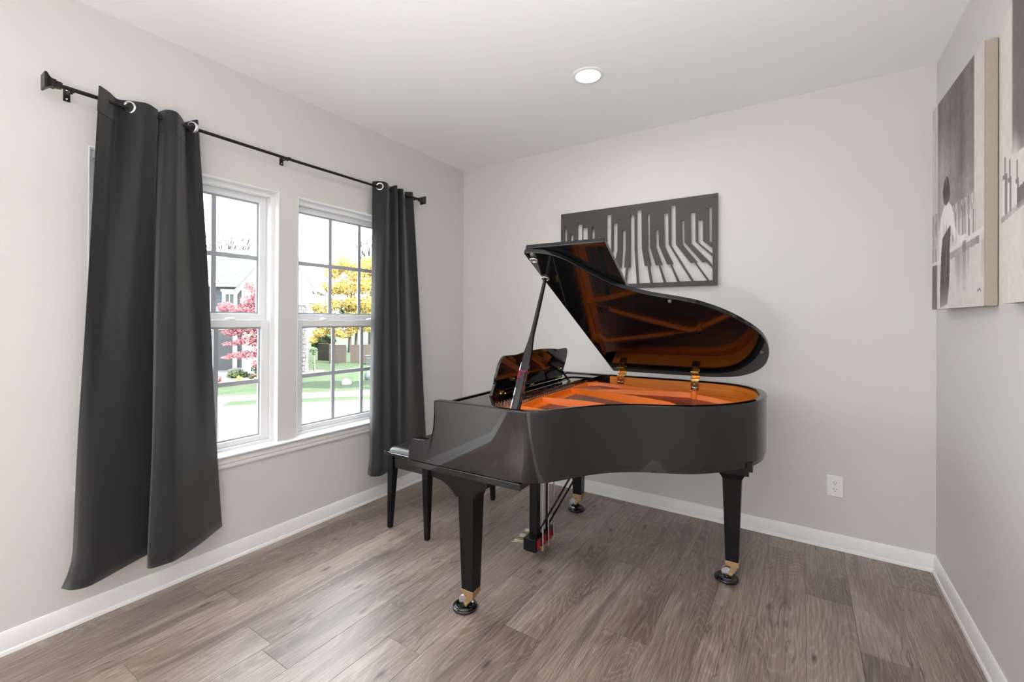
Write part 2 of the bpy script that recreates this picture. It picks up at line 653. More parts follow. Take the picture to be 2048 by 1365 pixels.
baseboard('baseboard_left', lambda d, z, h: (d, h, z), YF, 0.0)
baseboard('baseboard_back', lambda d, z, h: (h, -d, z), 0.0, WX)
baseboard('baseboard_right', lambda d, z, h: (WX - d, h, z), YF, 0.0)
baseboard('baseboard_front', lambda d, z, h: (h, YF + d, z), 0.0, WX)


# ---------------------------------------------------------------- windows (double hung)
def make_window(name, y0, y1):
    root = tag(empty(name, (0, (y0 + y1) / 2, WZ0)), kind='structure')
    hw, hh = (y1 - y0) / 2, WZ1 - WZ0

    def rect_frame(x0, x1, a, b, z0, z1, ws, wt, wb):
        mb = MB()
        mb.box(x0, x1, -a, -a + ws, z0, z1)
        mb.box(x0, x1, a - ws, a, z0, z1)
        mb.box(x0, x1, -a + ws, a - ws, z1 - wt, z1)
        mb.box(x0, x1, -a + ws, a - ws, z0, z0 + wb)
        return mb
    # painted return (jamb liner), then the vinyl frame
    part('jamb', rect_frame(-0.045, 0.0015, hw, 0, 0, hh, 0.004, 0.004, 0.002), 'trim', root)
    part('frame', rect_frame(-0.145, -0.045, hw, 0, 0, hh, 0.026, 0.030, 0.022), 'vinyl', root, bevel=0.002)

    def sash(nm, xf, a, z0, z1, ws, wt, wb):
        s = part(nm, rect_frame(xf - 0.034, xf, a, 0, z0, z1, ws, wt, wb), 'vinyl', root, bevel=0.003)
        gx = xf - 0.020
        ga, g0, g1 = a - ws, z0 + wb, z1 - wt
        # grey glazing stop round the glass
        part('glazing_bead', rect_frame(gx - 0.006, gx + 0.006, ga, 0, g0, g1, 0.010, 0.010, 0.010), 'grille', s)
        ys = [-ga + 2 * ga * i / 3 for i in range(4)]
        zm = (g0 + g1) / 2
        for i in (1, 2):
            part('muntin', MB().box(gx - 0.004, gx + 0.004, ys[i] - 0.0125, ys[i] + 0.0125, g0, g1), 'grille', s)
        part('muntin', MB().box(gx - 0.0042, gx + 0.0042, -ga, ga, zm - 0.0125, zm + 0.0125), 'grille', s)
        for i in range(3):
            for q0, q1 in ((g0, zm), (zm, g1)):
                part('pane', MB().box(gx - 0.0015, gx + 0.0015, ys[i], ys[i + 1], q0, q1), 'glass', s)
        return s
    mid = 1.338 - WZ0
    sash('lower_sash', -0.060, hw - 0.026, 0.022, mid, 0.046, 0.044, 0.030)
    up_ = sash('upper_sash', -0.097, hw - 0.026, mid - 0.030, hh - 0.030, 0.040, 0.036, 0.066)
    for dy in (-hw * 0.45, hw * 0.45):
        part('sash_lock', MB().lathe([(0.001, 0), (0.028, 0), (0.027, 0.007), (0.010, 0.013), (0.001, 0.013)], (-0.082, dy, mid + 0.001), 16), 'vinyl', root, smooth=40)
    return root


make_window('window_1', *W1)
make_window('window_2', *W2)
# stool and apron under both windows
st = tag(empty('trim_1', (0, -1.70, WZ0)), kind='structure')
part('stool', MB().prism([(-0.045, -0.002), (0.042, -0.002), (0.047, 0.003), (0.047, 0.008), (0.042, 0.012), (-0.045, 0.012)],
                         lambda d, z, h: (d, h, z - 0.0065), -0.965, 0.985), 'trim', st, smooth=40)
part('apron', MB().prism([(0.0005, -0.075), (0.012, -0.075), (0.017, -0.066), (0.017, -0.050), (0.024, -0.042), (0.024, -0.022), (0.034, -0.012), (0.0005, -0.012)],
                         lambda d, z, h: (d, h, z), -0.93, 0.95), 'trim', st, smooth=20)

# sky portals guide the sky light through the two windows (they give no light of their own)
for (loc, tgt, sx, sy) in (((-0.16, sum(W1) / 2, 1.35), (1, sum(W1) / 2, 1.35), 0.87, 1.53),
                           ((-0.16, sum(W2) / 2, 1.35), (1, sum(W2) / 2, 1.35), 0.87, 1.53)):
    pl = light('sky_portal', 'AREA', loc, 1.0, target=tgt, shape='RECTANGLE')
    pl.data.size, pl.data.size_y = sx, sy
    pl.data.cycles.is_portal = True


# ---------------------------------------------------------------- recessed ceiling lights
def downlight(x, y, label):
    r = tag(empty('recessed_light', (x, y, H)), label, 'ceiling light', 'recessed ceiling lights')
    part('trim_ring', MB().lathe([(0.068, -0.001), (0.070, -0.006), (0.086, -0.006), (0.092, -0.001), (0.092, 0.004), (0.068, 0.004)], (0, 0, 0), 40), 'lamptrim', r, smooth=40)
    part('lens', MB().lathe([(0.0005, -0.0035), (0.067, -0.0035), (0.0685, -0.002), (0.0685, 0.002), (0.0005, 0.002)], (0, 0, 0), 40), 'lens', r, smooth=40)
    l = light('lamp', 'AREA', (0, 0, -0.010), LAMP_W, (1.0, 0.97, 0.93), size=0.13, parent=r, shape='DISK')
    l.data.spread = math.radians(170)
    return r


downlight(1.644, -0.902, 'round recessed ceiling light glowing above the grand piano')
for (x, y, lab) in ((1.644, -3.4, 'unseen recessed light added to brighten the middle of the room, second in line from the piano'),
                    (0.9, -5.4, 'unseen recessed light added for fill far from the piano, on the window side'),
                    (2.4, -5.4, 'unseen recessed light added for fill far from the piano, on the canvas side')):
    downlight(x, y, lab)  # extra lights out of view, added to brighten the room

# ================================================================ CURTAINS
ROD = dict(x=0.079, z=2.312, y0=-2.745, y1=-0.655)
rod = tag(empty('curtain_rod', (0.0, -1.70, ROD['z'])), 'thin dark curtain rod with flared square finials above the two windows', 'curtain rod')
part('pole', MB().tube([(ROD['x'], ROD['y0'] + 1.70, 0), (ROD['x'], 0.0, -0.006), (ROD['x'], ROD['y1'] + 1.70, 0)], 0.0085, 12), 'rod', rod, smooth=40)
for sgn, y in ((-1, ROD['y0'] + 1.70), (1, ROD['y1'] + 1.70)):
    rings = []
    for d, w in ((-0.014, 0.012), (0.004, 0.013), (0.006, 0.0165), (0.018, 0.0165), (0.024, 0.020), (0.033, 0.029), (0.036, 0.031), (0.042, 0.031)):
        rings.append([(ROD['x'] + w * a, y + sgn * d, w * b) for a, b in ((-1, -1), (1, -1), (1, 1), (-1, 1))])
    part('finial', MB().loft(rings), 'rod', rod, bevel=0.001)
for y in (-2.700, -1.752, -0.700):
    yl = y + 1.70
    mb = MB().box(0.0005, 0.004, yl - 0.011, yl + 0.011, -0.030, 0.028)
    mb.tube([(0.003, yl, -0.004), (0.05, yl, -0.004), (0.072, yl, -0.014)], 0.005, 8)
    mb.loft([[(ROD['x'] + r * math.cos(a), yl - 0.007, r * math.sin(a)) for r, a in
              [(0.0135, PI * (0.95 + 1.1 * k / 8)) for k in range(9)] + [(0.0095, PI * (2.05 - 1.1 * k / 8)) for k in range(9)]],
             [(ROD['x'] + r * math.cos(a), yl + 0.007, r * math.sin(a)) for r, a in
              [(0.0135, PI * (0.95 + 1.1 * k / 8)) for k in range(9)] + [(0.0095, PI * (2.05 - 1.1 * k / 8)) for k in range(9)]]])
    b = part('bracket', mb, 'rod', rod)
    for dz in (-0.020, 0.017):
        part('screw', MB().lathe([(0.0003, 0.0065), (0.004, 0.0055), (0.0045, 0.0038)], (0, yl, dz), 10, axis='x'), 'steel', b, smooth=40)


def curtain(name, top, bot, z_top, z_bot, flare, grommets, label, sag=0.0):
    root = tag(empty(name, (0.079, sum(p[1] for p in top) / len(top), 0.0)), label, 'curtain', 'black grommet curtains')
    oy, ox = root.location.y, root.location.x
    T = catmull([(x, y, 0) for x, y in top], 10)
    B = catmull([(x, y, 0) for x, y in bot], 10)
    n = len(T)
    NZ = 44
    rings = []
    for k in range(NZ + 1):
        t = k / NZ
        w = t ** 0.9
        ring = []
        for i in range(n):
            s = i / (n - 1)
            p = T[i].lerp(B[i], w)
            # soft hand-made waviness
            px = p.x + 0.004 * t * math.sin(9 * s + 5 * t) * (1 - 0.5 * t)
            py = p.y + 0.004 * t * math.sin(6 * s + 7 * t)
            fl = max(0.0, (t - 0.93) / 0.07) ** 2
            px += fl * flare[0] * (1 - s) ** 6
            py += fl * flare[1] * (1 - s) ** 6 + fl * flare[2] * s ** 6
            px = max(px, 0.018)
            z = z_top + (z_bot - z_top) * t + 0.006 * (1 - t) * math.sin(14 * s)
            ring.append((px - ox, py - oy, z))
        rings.append(ring)
    mb = MB().loft(rings, close=False)
    cl = part('cloth', mb, 'curtain', root)
    cl.data.shade_smooth()
    so = cl.modifiers.new('thick', 'SOLIDIFY')
    so.thickness = 0.003
    so.offset = 0.0
    # doubled heading band at the top, its lower seam standing a little proud
    hb = MB()
    hr = []
    zs = [z_top - 0.0, z_top - 0.11]
    for off in (0.0035, -0.0035):
        for zz in zs:
            t = (z_top - zz) / (z_top - z_bot)
            ring = []
            for i in range(n):
                a = T[max(i - 1, 0)]
                b = T[min(i + 1, n - 1)]
                tan = (b - a).normalized()
                nn = Vector((tan.y, -tan.x, 0))
                p = T[i].lerp(B[i], t ** 0.9) + nn * off
                ring.append((p.x - ox, p.y - oy, zz + 0.006 * math.sin(14 * i / (n - 1)) + 0.001))
            hr.append(ring)
    vs = [p for r in hr for p in r]
    fs = []
    for (a, b) in ((0, 1), (2, 3), (0, 2), (1, 3)):
        for i in range(n - 1):
            fs.append((a * n + i, a * n + i + 1, b * n + i + 1, b * n + i))
    fs.append((0, n, 3 * n, 2 * n))
    fs.append((n - 1, 2 * n - 1, 4 * n - 1, 3 * n - 1))
    hb.add(vs, fs)
    part('heading_band', hb, 'curtain', root, smooth=50)
    for (gx, gy) in grommets:
        i = min(range(n), key=lambda q: (T[q].x - gx) ** 2 + (T[q].y - gy) ** 2)
        tan = (T[min(i + 1, n - 1)] - T[max(i - 1, 0)]).normalized()
        nn = (tan.y, -tan.x, 0)
        part('grommet', MB().torus((T[i].x - ox + nn[0] * .004, T[i].y - oy + nn[1] * .004, ROD['z']), nn, 0.0235, 0.0066, flat=0.9).torus((T[i].x - ox - nn[0] * .004, T[i].y - oy - nn[1] * .004, ROD['z']), nn, 0.0235, 0.0066, flat=0.9), 'steel', root, smooth=60)
        part('eyelet', MB().torus((T[i].x - ox, T[i].y - oy, ROD['z']), nn, 0.0165, 0.0035, seg=20, sec=6), 'rubber', root, smooth=60)
    return root


curtain('curtain',
        [(.135, -2.625), (.08, -2.58), (.035, -2.54), (.08, -2.506), (.125, -2.46), (.085, -2.408), (.035, -2.385), (.095, -2.372), (.125, -2.345), (.09, -2.31), (.04, -2.275), (.08, -2.255), (.10, -2.24)],
        [(.10, -2.695), (.15, -2.69), (.172, -2.655), (.150, -2.60), (.120, -2.54), (.07, -2.43), (.10, -2.425), (.215, -2.465), (.24, -2.40), (.235, -2.36), (.165, -2.244), (.10, -2.16), (.045, -2.093)],
        2.345, 0.222, (0.0, -0.032, 0.0), [(.08, -2.506), (.08, -2.255)],
        'long black curtain hanging over the left half of the left window')
curtain('curtain',
        [(.045, -1.10), (.081, -1.067), (.118, -1.032), (.065, -.955), (.115, -.935), (.06, -.875), (.11, -.868), (.055, -.80), (.08, -.735)],
        [(.065, -1.125), (.14, -1.165), (.19, -1.13), (.16, -1.02), (.165, -.96), (.15, -.9), (.135, -.825), (.09, -.68), (.07, -.55)],
        2.345, 0.245, (0.03, -0.045, 0.0), [(.085, -1.067), (.075, -.825)],
        'narrow black curtain beside the room corner, behind the piano bench')


# ================================================================ GRAND PIANO
# local frame: u along the strings (keyboard -> tail), v from treble side to bass (wall) side
piano = tag(empty('grand_piano', (1.045, -1.712, 0), math.radians(2.5)),
            'glossy black baby grand piano with its lid propped open and orange interior', 'piano')
VB = 1.45
ZR = 0.965
CURVE = [(0.60, 0.0), (0.66, 0.012), (0.715, 0.045), (0.765, 0.105), (0.82, 0.195), (0.872, 0.268), (0.925, 0.325), (0.985, 0.372), (1.055, 0.412), (1.15, 0.452), (1.25, 0.503),
         (1.35, 0.592), (1.43, 0.700), (1.483, 0.800), (1.510, 0.895), (1.520, 1.000), (1.516, 1.105), (1.494, 1.220), (1.440, 1.330), (1.360, 1.405), (1.260, 1.440), (1.16, VB)]
curve = [(p.x, p.y) for p in catmull([(u, v, 0) for u, v in CURVE], 6)]
SCROLL = [(0.020, 0.735), (0.023, 0.750), (0.030, 0.760), (0.045, 0.767), (0.070, 0.769), (0.100, 0.770), (0.122, 0.773), (0.140, 0.780), (0.155, 0.793), (0.165, 0.808), (0.172, 0.826), (0.177, 0.850), (0.1795, 0.880), (0.1795, 0.905), (0.1770, 0.925), (0.1765, ZR - 0.004), (0.1775, ZR - 0.001), (0.1810, ZR), (0.1900, ZR)]
# one sweep round the whole case: treble arm scroll, bent side, tail, spine, bass arm scroll
path = []
NS = len(SCROLL)
for i, (u, z) in enumerate(SCROLL):
    path.append((u, 0.0, z, 0.664, 0.048, 0.02 + 0.17 * i / (NS - 1)))
for u in (0.26, 0.34, 0.42, 0.49):
    path.append((u, 0.0, ZR, 0.664, 0.048))
path.append((0.50, 0.0, ZR, 0.664, 0.0355))
for i, (u, v) in enumerate(curve):
    path.append((u, v, ZR, 0.664 + 0.021 * min(1.0, max(0.0, (v - 0.03) / 0.10)), 0.0355))
for u in (1.0, 0.8, 0.57):
    path.append((u, VB, ZR, 0.664, 0.0355))
for u in (0.56, 0.4, 0.26):
    path.append((u, VB, ZR, 0.664, 0.048))
for i, (u, z) in enumerate(reversed(SCROLL)):
    path.append((u, VB, z, 0.664, 0.048, 0.19 - 0.17 * i / (NS - 1)))


def offsets(pts):
    out = []
    n = len(pts)
    for i in range(n):
        a, b = Vector(pts[max(i - 1, 0)][:2]), Vector(pts[min(i + 1, n - 1)][:2])
        t = (b - a)
        if t.length < 1e-6:
            t = Vector((1, 0))
        t.normalize()
        out.append(Vector((-t.y, t.x)))
    return out


def sweep(pts, cs):
    """cs(point) -> list of (inward offset, z)"""
    N = offsets(pts)
    return MB().loft([[(p[0] + n.x * d, p[1] + n.y * d, z) for d, z in cs(p)] for p, n in zip(pts, N)])


def case_mesh(pts):
    """the case wall; its top edge is rounded square to the outline, also down the arm scrolls"""
    N = offsets(pts)
    e = 0.0035
    rings = []
    n = len(pts)
    for i, (p, m) in enumerate(zip(pts, N)):
        a, b = pts[max(i - 1, 0)], pts[min(i + 1, n - 1)]
        if p[4] > 0.04:                               # straight arms: fixed directions
            m = Vector((0, 1)) if p[1] < 0.5 else Vector((0, -1))
        t = Vector((m.y, -m.x))
        ds, dz = (b[0] - a[0]) * t.x + (b[1] - a[1]) * t.y, b[2] - a[2]
        l = math.hypot(ds, dz)
        ns, nz = dz / l, -ds / l                      # into the wood, along the path and up
        zt, zb, th = p[2], p[3], p[4]

        def q(off, k):
            s_ = ns * e * k
            return (p[0] + m.x * off + t.x * s_, p[1] + m.y * off + t.y * s_, zt + nz * e * k)

        def low_(off, dz_):
            return ((p[5] if len(p) > 5 else p[0]) + m.x * off, p[1] + m.y * off, zb + dz_)
        rings.append([low_(0.0012, 0), low_(0, 0.0015), low_(0, 0.004), q(0, 2.2), q(0, 1), q(e * 0.3, 0.3), q(e, 0), q(th - e, 0), q(th, 1), low_(th, 0)])
    return MB().loft(rings)


rim = part('rim', case_mesh(path), 'lacquer', piano, smooth=32)
# little scuffed trim line where the rim's lower ply steps in at the tail
low = [(u, v) for u, v in curve if u > 0.70]
part('rim_base', sweep([(u, v, 0, 0, 0) for u, v in low], lambda p: [(0.006, 0.662), (0.006, 0.690), (0.03, 0.690), (0.03, 0.662)]), 'lacquer', piano, smooth=32)
inner = [(0.50, 0.0)] + curve + [(0.8, VB), (0.565, VB)]
part('inner_rim', sweep([(u, v, 0, 0, 0) for u, v in inner], lambda p: [(0.0355, 0.80), (0.0355, 0.953), (0.040, 0.955), (0.044, 0.953), (0.047, 0.80)]), 'rimwood', piano, smooth=32)

# keybed slab, key slip, keys, fallboard
part('keybed', MB().box(0.018, 0.645, -0.001, VB + 0.001, 0.632, 0.6625), 'lacquer', piano, bevel=0.004)
part('key_slip', MB().box(0.024, 0.046, 0.049, VB - 0.049, 0.6625, 0.720), 'lacquer', piano, bevel=0.003)
part('keyblock', MB().box(0.05, 0.23, 0.049, 0.112, 0.664, 0.745), 'lacquer', piano, bevel=0.004)
part('keyblock', MB().box(0.05, 0.23, VB - 0.112, VB - 0.049, 0.664, 0.745), 'lacquer', piano, bevel=0.004)
kb = MB()
kw = (VB - 0.226) / 52
for i in range(52):
    kb.box(0.050, 0.20, 0.113 + i * kw + 0.0006, 0.113 + (i + 1) * kw - 0.0006, 0.700, 0.722)
tag(part('white_keys', kb, 'ivory', piano), kind='stuff')
kb = MB()
for i in range(51):
    if i % 7 in (0, 2, 3, 5, 6):
        c_ = 0.113 + (i + 1) * kw
        kb.frustum((0.10, 0.21, c_ - 0.006, c_ + 0.006), 0.722, (0.108, 0.21, c_ - 0.0048, c_ + 0.0048), 0.734)
tag(part('black_keys', kb, 'ebony', piano), kind='stuff')
part('fallboard', MB().prism([(0.205, 0.725), (0.226, 0.955), (0.232, 0.9635), (0.246, 0.9635), (0.246, 0.90), (0.232, 0.725)],
                             lambda p, q, h: (p, h, q), 0.050, VB - 0.050), 'lacquer', piano, smooth=40)
# fixed top boards round the desk
part('music_shelf', MB().prism([(0.249, 0.050), (0.438, 0.050), (0.452, 0.110), (0.322, 0.270), (0.322, 1.175), (0.362, 1.240), (0.498, 1.250), (0.498, VB - 0.050), (0.249, VB - 0.050)],
                               lambda p, q, h: (p, q, h), 0.935, 0.9575), 'lacquer', piano, bevel=0.003)
part('pin_block_back', MB().box(0.30, 0.330, 0.12, 1.33, 0.80, 0.935), 'lacquer', piano)
part('action_cover', MB().box(0.24, 0.50, 0.05, VB - 0.05, 0.785, 0.80), 'legblack', piano)

# ---- music desk with its props
DK = [(0.27, 0.957), (0.276, 0.985), (0.279, 1.02), (0.276, 1.06), (0.277, 1.10), (0.288, 1.14), (0.315, 1.161), (0.35, 1.163), (0.43, 1.161), (0.49, 1.166), (0.56, 1.172), (0.63, 1.175), (0.70, 1.176)]
right_half = [(1.40 - v, z) for v, z in reversed(DK[:-1])]
dk = [(p.x, p.y) for p in catmull([(v, z, 0) for v, z in DK + right_half], 4)]
desk = part('music_desk', MB().prism(dk, lambda v, z, h: (0.322 + (z - 0.957) * 0.26 + h, v, z), -0.014, 0.004), 'lacquer', piano, bevel=0.003)
for v in (0.36, 0.70, 1.08):
    hg = part('desk_hinge', MB().box(0.327, 0.3305, v - 0.022, v + 0.022, 0.960, 0.981).box(0.327, 0.349, v - 0.022, v + 0.022, 0.9575, 0.9600), 'brass', desk)
tray = part('desk_tray', MB().box(0.355, 0.443, 0.40, 1.225, 0.930, 0.951), 'lacquer', piano, bevel=0.003)
part('desk_rail', MB().tube([(0.345, 0.37, 0.962), (0.345, 1.16, 0.962)], 0.004, 8), 'steel', piano, smooth=40)
for v in (0.44, 1.045):
    pr = part('desk_prop', MB().loft([[(0.345 + a, v - 0.0045, 1.028 + a * 0.9), (0.345 + a, v + 0.0045, 1.028 + a * 0.9), (0.36 + a, v + 0.0045, 1.038 + a * 0.9 - 0.01), (0.36 + a, v - 0.0045, 1.038 + a * 0.9 - 0.01)] for a in (0.0,)] +
                                     [[(0.408, v - 0.0045, 0.951), (0.408, v + 0.0045, 0.951), (0.424, v + 0.0045, 0.951), (0.424, v - 0.0045, 0.951)]]), 'legblack', desk)
    part('prop_pivot', MB().lathe([(0.001, -0.009), (0.009, -0.008), (0.009, 0.008), (0.001, 0.009)], (0.349, v, 1.028), 14, axis='y'), 'brass', pr, smooth=40)
    part('prop_pivot', MB().lathe([(0.001, -0.007), (0.005, -0.006), (0.005, 0.006), (0.001, 0.007)], (0.414, v, 0.957), 12, axis='y'), 'rubber', pr, smooth=40)

# ---- soundboard, iron plate, strings
inn = [(u, v, 0, 0, 0) for u, v in inner]
NI = offsets(inn)
board_poly = [(p[0] + n.x * 0.05, p[1] + n.y * 0.05) for p, n in zip(inn, NI)]
part('soundboard', MB().prism(board_poly, lambda p, q, h: (p, q, h), 0.790, 0.802), 'board', piano)
pl_bm = sweep(inn, lambda p: [(0.048, 0.815), (0.048, 0.850), (0.075, 0.856), (0.090, 0.854), (0.100, 0.836), (0.100, 0.815)])
plate = part('iron_plate', pl_bm, 'plate', piano, smooth=40)
part('pin_field', MB().prism([(0.345, 0.10), (0.50, 0.07), (0.53, 0.20), (0.525, 1.22), (0.53, 1.34), (0.50, 1.39), (0.345, 1.36)], lambda p, q, h: (p, q, h), 0.84, 0.904), 'plate', plate, bevel=0.003)


def strut(pts, w=0.020, zb=0.805):
    """upright web along (u,v,z_top) points with rounded crest"""
    n = len(pts)
    rings = []
    for i, p in enumerate(pts):
        a, b = Vector(pts[max(i - 1, 0)][:2]), Vector(pts[min(i + 1, n - 1)][:2])
        t = (b - a).normalized()
        m = Vector((-t.y, t.x))
        rings.append([(p[0] + m.x * d, p[1] + m.y * d, z) for d, z in
                      ((-w * 0.62, zb), (-w * 0.40, p[2] - 0.006), (-w * 0.22, p[2]), (w * 0.22, p[2]), (w * 0.40, p[2] - 0.006), (w * 0.62, zb))])
    part('strut', MB().loft(rings), 'plate', plate, smooth=50)


# cross bar above the pins, then the long bars fanning to the tail
strut([(0.492, 0.150, 0.926), (0.490, 0.275, 0.930), (0.470, 0.540, 0.930), (0.480, 0.912, 0.930), (0.478, 1.19, 0.930), (0.50, 1.33, 0.926)], 0.022)
strut([(0.500, 0.262, 0.930), (0.58, 0.262, 0.930), (0.640, 0.256, 0.926), (0.672, 0.250, 0.914), (0.70, 0.245, 0.885), (0.715, 0.24, 0.850)])
strut([(0.478, 0.540, 0.930), (0.60, 0.546, 0.932), (0.74, 0.550, 0.930), (0.815, 0.548, 0.926), (0.852, 0.544, 0.914), (0.885, 0.540, 0.890), (0.905, 0.536, 0.850)])
strut([(0.486, 0.910, 0.930), (0.62, 0.892, 0.934), (0.80, 0.850, 0.934), (0.98, 0.805, 0.931), (1.09, 0.776, 0.927), (1.135, 0.764, 0.915), (1.170, 0.752, 0.888), (1.19, 0.745, 0.850)])
strut([(0.600, 0.965, 0.880), (0.625, 0.985, 0.926), (0.80, 1.046, 0.932), (1.00, 1.112, 0.932), (1.10, 1.145, 0.930), (1.150, 1.135, 0.926), (1.26, 1.070, 0.924), (1.36, 1.010, 0.920), (1.40, 0.985, 0.905), (1.435, 0.965, 0.872)], 0.022)
strut([(0.482, 1.19, 0.930), (0.55, 1.240, 0.931), (0.75, 1.215, 0.928), (0.95, 1.180, 0.926), (1.08, 1.150, 0.924)])
strut([(0.50, 0.945, 0.885), (0.535, 0.955, 0.900), (0.575, 0.965, 0.900), (0.615, 0.980, 0.895)])
part('plate_post', MB().lathe([(0.0005, 0.946), (0.012, 0.945), (0.016, 0.940), (0.019, 0.930), (0.023, 0.84)], (1.158, 1.125, 0), 20), 'plate', plate, smooth=40)
part('plate_bolt', MB().lathe([(0.0005, 0.964), (0.009, 0.964), (0.0105, 0.961), (0.0105, 0.947), (0.001, 0.946)], (1.158, 1.125, 0), 6), 'steel', plate)
for (u, v) in ((0.70, 0.175), (0.93, 0.405), (1.17, 0.535), (1.40, 0.78), (1.44, 1.10), (1.30, 1.34), (1.00, 1.37), (0.72, 1.37)):
    part('plate_bolt', MB().lathe([(0.0005, 0.862), (0.008, 0.861), (0.010, 0.858), (0.010, 0.850)], (u, v, 0), 10), 'steel', plate, smooth=40)

pins, strs, bass, damp = MB(), MB(), MB(), MB()


def thin(mb, a, b, r):
    a, b = Vector(a), Vector(b)
    t = (b - a).normalized()
    n = Vector((-t.y, t.x, 0)).normalized() * r
    w = Vector((0, 0, r))
    mb.loft([[p + n + w, p - n + w, p - n - w, p + n - w] for p in (a, b)])


def rim_u(v, inset):
    """u of the bent side's inner edge for a given v"""
    best = min(curve[:70], key=lambda q: abs(q[1] - (v - inset * 0.6)))
    return best[0] - inset


rnd = random.Random(3)
for i in range(66):
    v = 0.15 + i * (1.02 - 0.15) / 65
    for k in range(3):
        pu = 0.375 + 0.022 * k + (0.035 if i % 2 else 0.0)
        pins.lathe([(0.0036, 0.904), (0.0036, 0.934), (0.003, 0.937), (0.0004, 0.937)], (pu, v + 0.004 * k, 0), 6)
    ue = max(0.62, min(1.36, rim_u(v, 0.085) if v < 0.9 else 1.36))
    for k in (-1, 1):
        thin(strs, (0.50, v + 0.003 * k, 0.900), (ue, v + 0.003 * k + 0.02, 0.872), 0.0007)
    damp.box(0.600, 0.628, v - 0.0045, v + 0.0045, 0.872, 0.884)
for i in range(42):
    t = i / 41
    v0 = 1.36 - 0.33 * t
    a = (0.50, v0, 0.908)
    b = (1.425 - 0.03 * t, 1.10 - 0.40 * t, 0.890)
    thin(bass, a, b, 0.0017)
    for k in range(2):
        pins.lathe([(0.0036, 0.904), (0.0036, 0.934), (0.003, 0.937), (0.0004, 0.937)], (0.385 + 0.03 * k, v0, 0), 6)
tag(part('tuning_pins', pins, 'steel', piano, smooth=40), kind='stuff')
tag(part('treble_strings', strs, 'string', piano), kind='stuff')
tag(part('bass_strings', bass, 'copper', piano), kind='stuff')
tag(part('dampers', damp, 'ebony', piano), kind='stuff')
part('bridge', MB().tube([(p.x, p.y, 0.822) for p in catmull([(0.74, 0.33, 0), (0.86, 0.50, 0), (1.02, 0.62, 0), (1.20, 0.76, 0), (1.30, 0.90, 0)], 6)], 0.016, 8), 'board', piano, smooth=50)
part('felt_strip', MB().box(0.545, 0.575, 0.12, 1.30, 0.845, 0.850), 'felt', piano)

# ---- lid: main leaf hinged along the spine, front leaf folded back on top of it
PHI = math.radians(26.8)
cph, sph = math.cos(PHI), math.sin(PHI)


def lidp(u, r, h):
    return (u, 1.462 - r * cph + h * sph, 0.985 + r * sph + h * cph)


lid_poly = [(0.572, 1.468)] + [(0.66, 1.468)]
offc = offsets([(u, v) for u, v in curve])
lid_curve = [(u - n.x * 0.009, v - n.y * 0.009) for (u, v), n in zip(curve, offc)]
main_poly = [(0.572, -0.009)] + [p for p in lid_curve if p[0] > 0.59 and p[1] < 1.455] + [(1.16, 1.459), (0.572, 1.459)]
lid = part('lid', MB().prism([(u, 1.462 - v) for u, v in main_poly], lidp, 0.0, 0.023), 'lacquer', piano, bevel=0.004)
part('front_lid', MB().prism([(0.574, -0.001), (0.948, -0.001), (0.948, 1.470), (0.574, 1.470)], lambda u, r, h: lidp(u, r, h), 0.0255, 0.0480), 'lacquer', piano, bevel=0.004)
part('lid_hinge_strip', MB().prism([(0.565, 0.01), (0.578, 0.01), (0.578, 1.46), (0.565, 1.46)], lidp, 0.0205, 0.0275), 'steel', lid)


def lid_ring(u, v, R, r):
    c_ = lidp(u, 1.462 - v, -0.004)
    return part('prop_cup', MB().torus(c_, (0, sph, cph), R, r).torus(lidp(u, 1.462 - v, -0.003), (0, sph, cph), R * 0.55, r * 0.8), 'steel', lid, smooth=60)


lid_ring(0.589, 0.207, 0.0165, 0.0042)
lid_ring(0.601, 0.046, 0.0165, 0.0042)
for (u, v) in ((0.613, 0.001), (1.13, 0.452), (1.497, 1.016)):
    mb = MB()
    mb.loft([[lidp(u + r * math.cos(2 * PI * k / 14), 1.462 - v + r * math.sin(2 * PI * k / 14), h) for k in range(14)] for r, h in ((0.0085, 0.001), (0.009, -0.005), (0.007, -0.009), (0.001, -0.010))])
    part('lid_buffer', mb, 'rubber', lid, smooth=50)
# prop stick from the treble rim to the far cup
foot = Vector((0.580, 0.058, 0.935))
head = Vector(lidp(0.589, 1.462 - 0.207, -0.002))
ax = (head - foot).normalized()
side = Vector((1, 0, 0)) - ax * ax.x
side.normalize()
nor = ax.cross(side)


def stick_ring(t, w, th):
    p = foot.lerp(head, t)
    return [p + side * a * w + nor * b * th for a, b in ((-1, -.6), (-.7, -1), (.7, -1), (1, -.6), (1, .6), (.7, 1), (-.7, 1), (-1, .6))]


stick = part('prop_stick', MB().loft([stick_ring(0, .0215, .010), stick_ring(0.03, .022, .011), stick_ring(.33, .0215, .011), stick_ring(.42, .0195, .011), stick_ring(.50, .0130, .010), stick_ring(.56, .0095, .009), stick_ring(.80, .0085, .0085), stick_ring(.985, .0075, .0075), stick_ring(1, .004, .004)]), 'lacquer', piano, smooth=30)


def stick2(t, w, th, o=0.0165):
    return [p + nor * -o * 0 + side * 0.018 + Vector((0, 0, 0)) for p in stick_ring(t, w, th)]


part('short_stick', MB().loft([[q - nor * 0.016 + side * 0.010 for q in stick_ring(t, w, .0075)] for t, w in ((0.02, .010), (.06, .013), (.20, .012), (.285, .0095))]), 'lacquer', stick, smooth=30)
part('felt_clip', MB().loft([[q - nor * 0.008 + side * 0.004 for q in stick_ring(t, .0205, .016)] for t in (0.276, .287)]), 'pinkfelt', stick)
part('felt_pad', MB().loft([[q - nor * 0.004 - side * 0.004 for q in stick_ring(t, .0165, .0125)] for t in (0.235, .276)]), 'pinkfelt', stick)

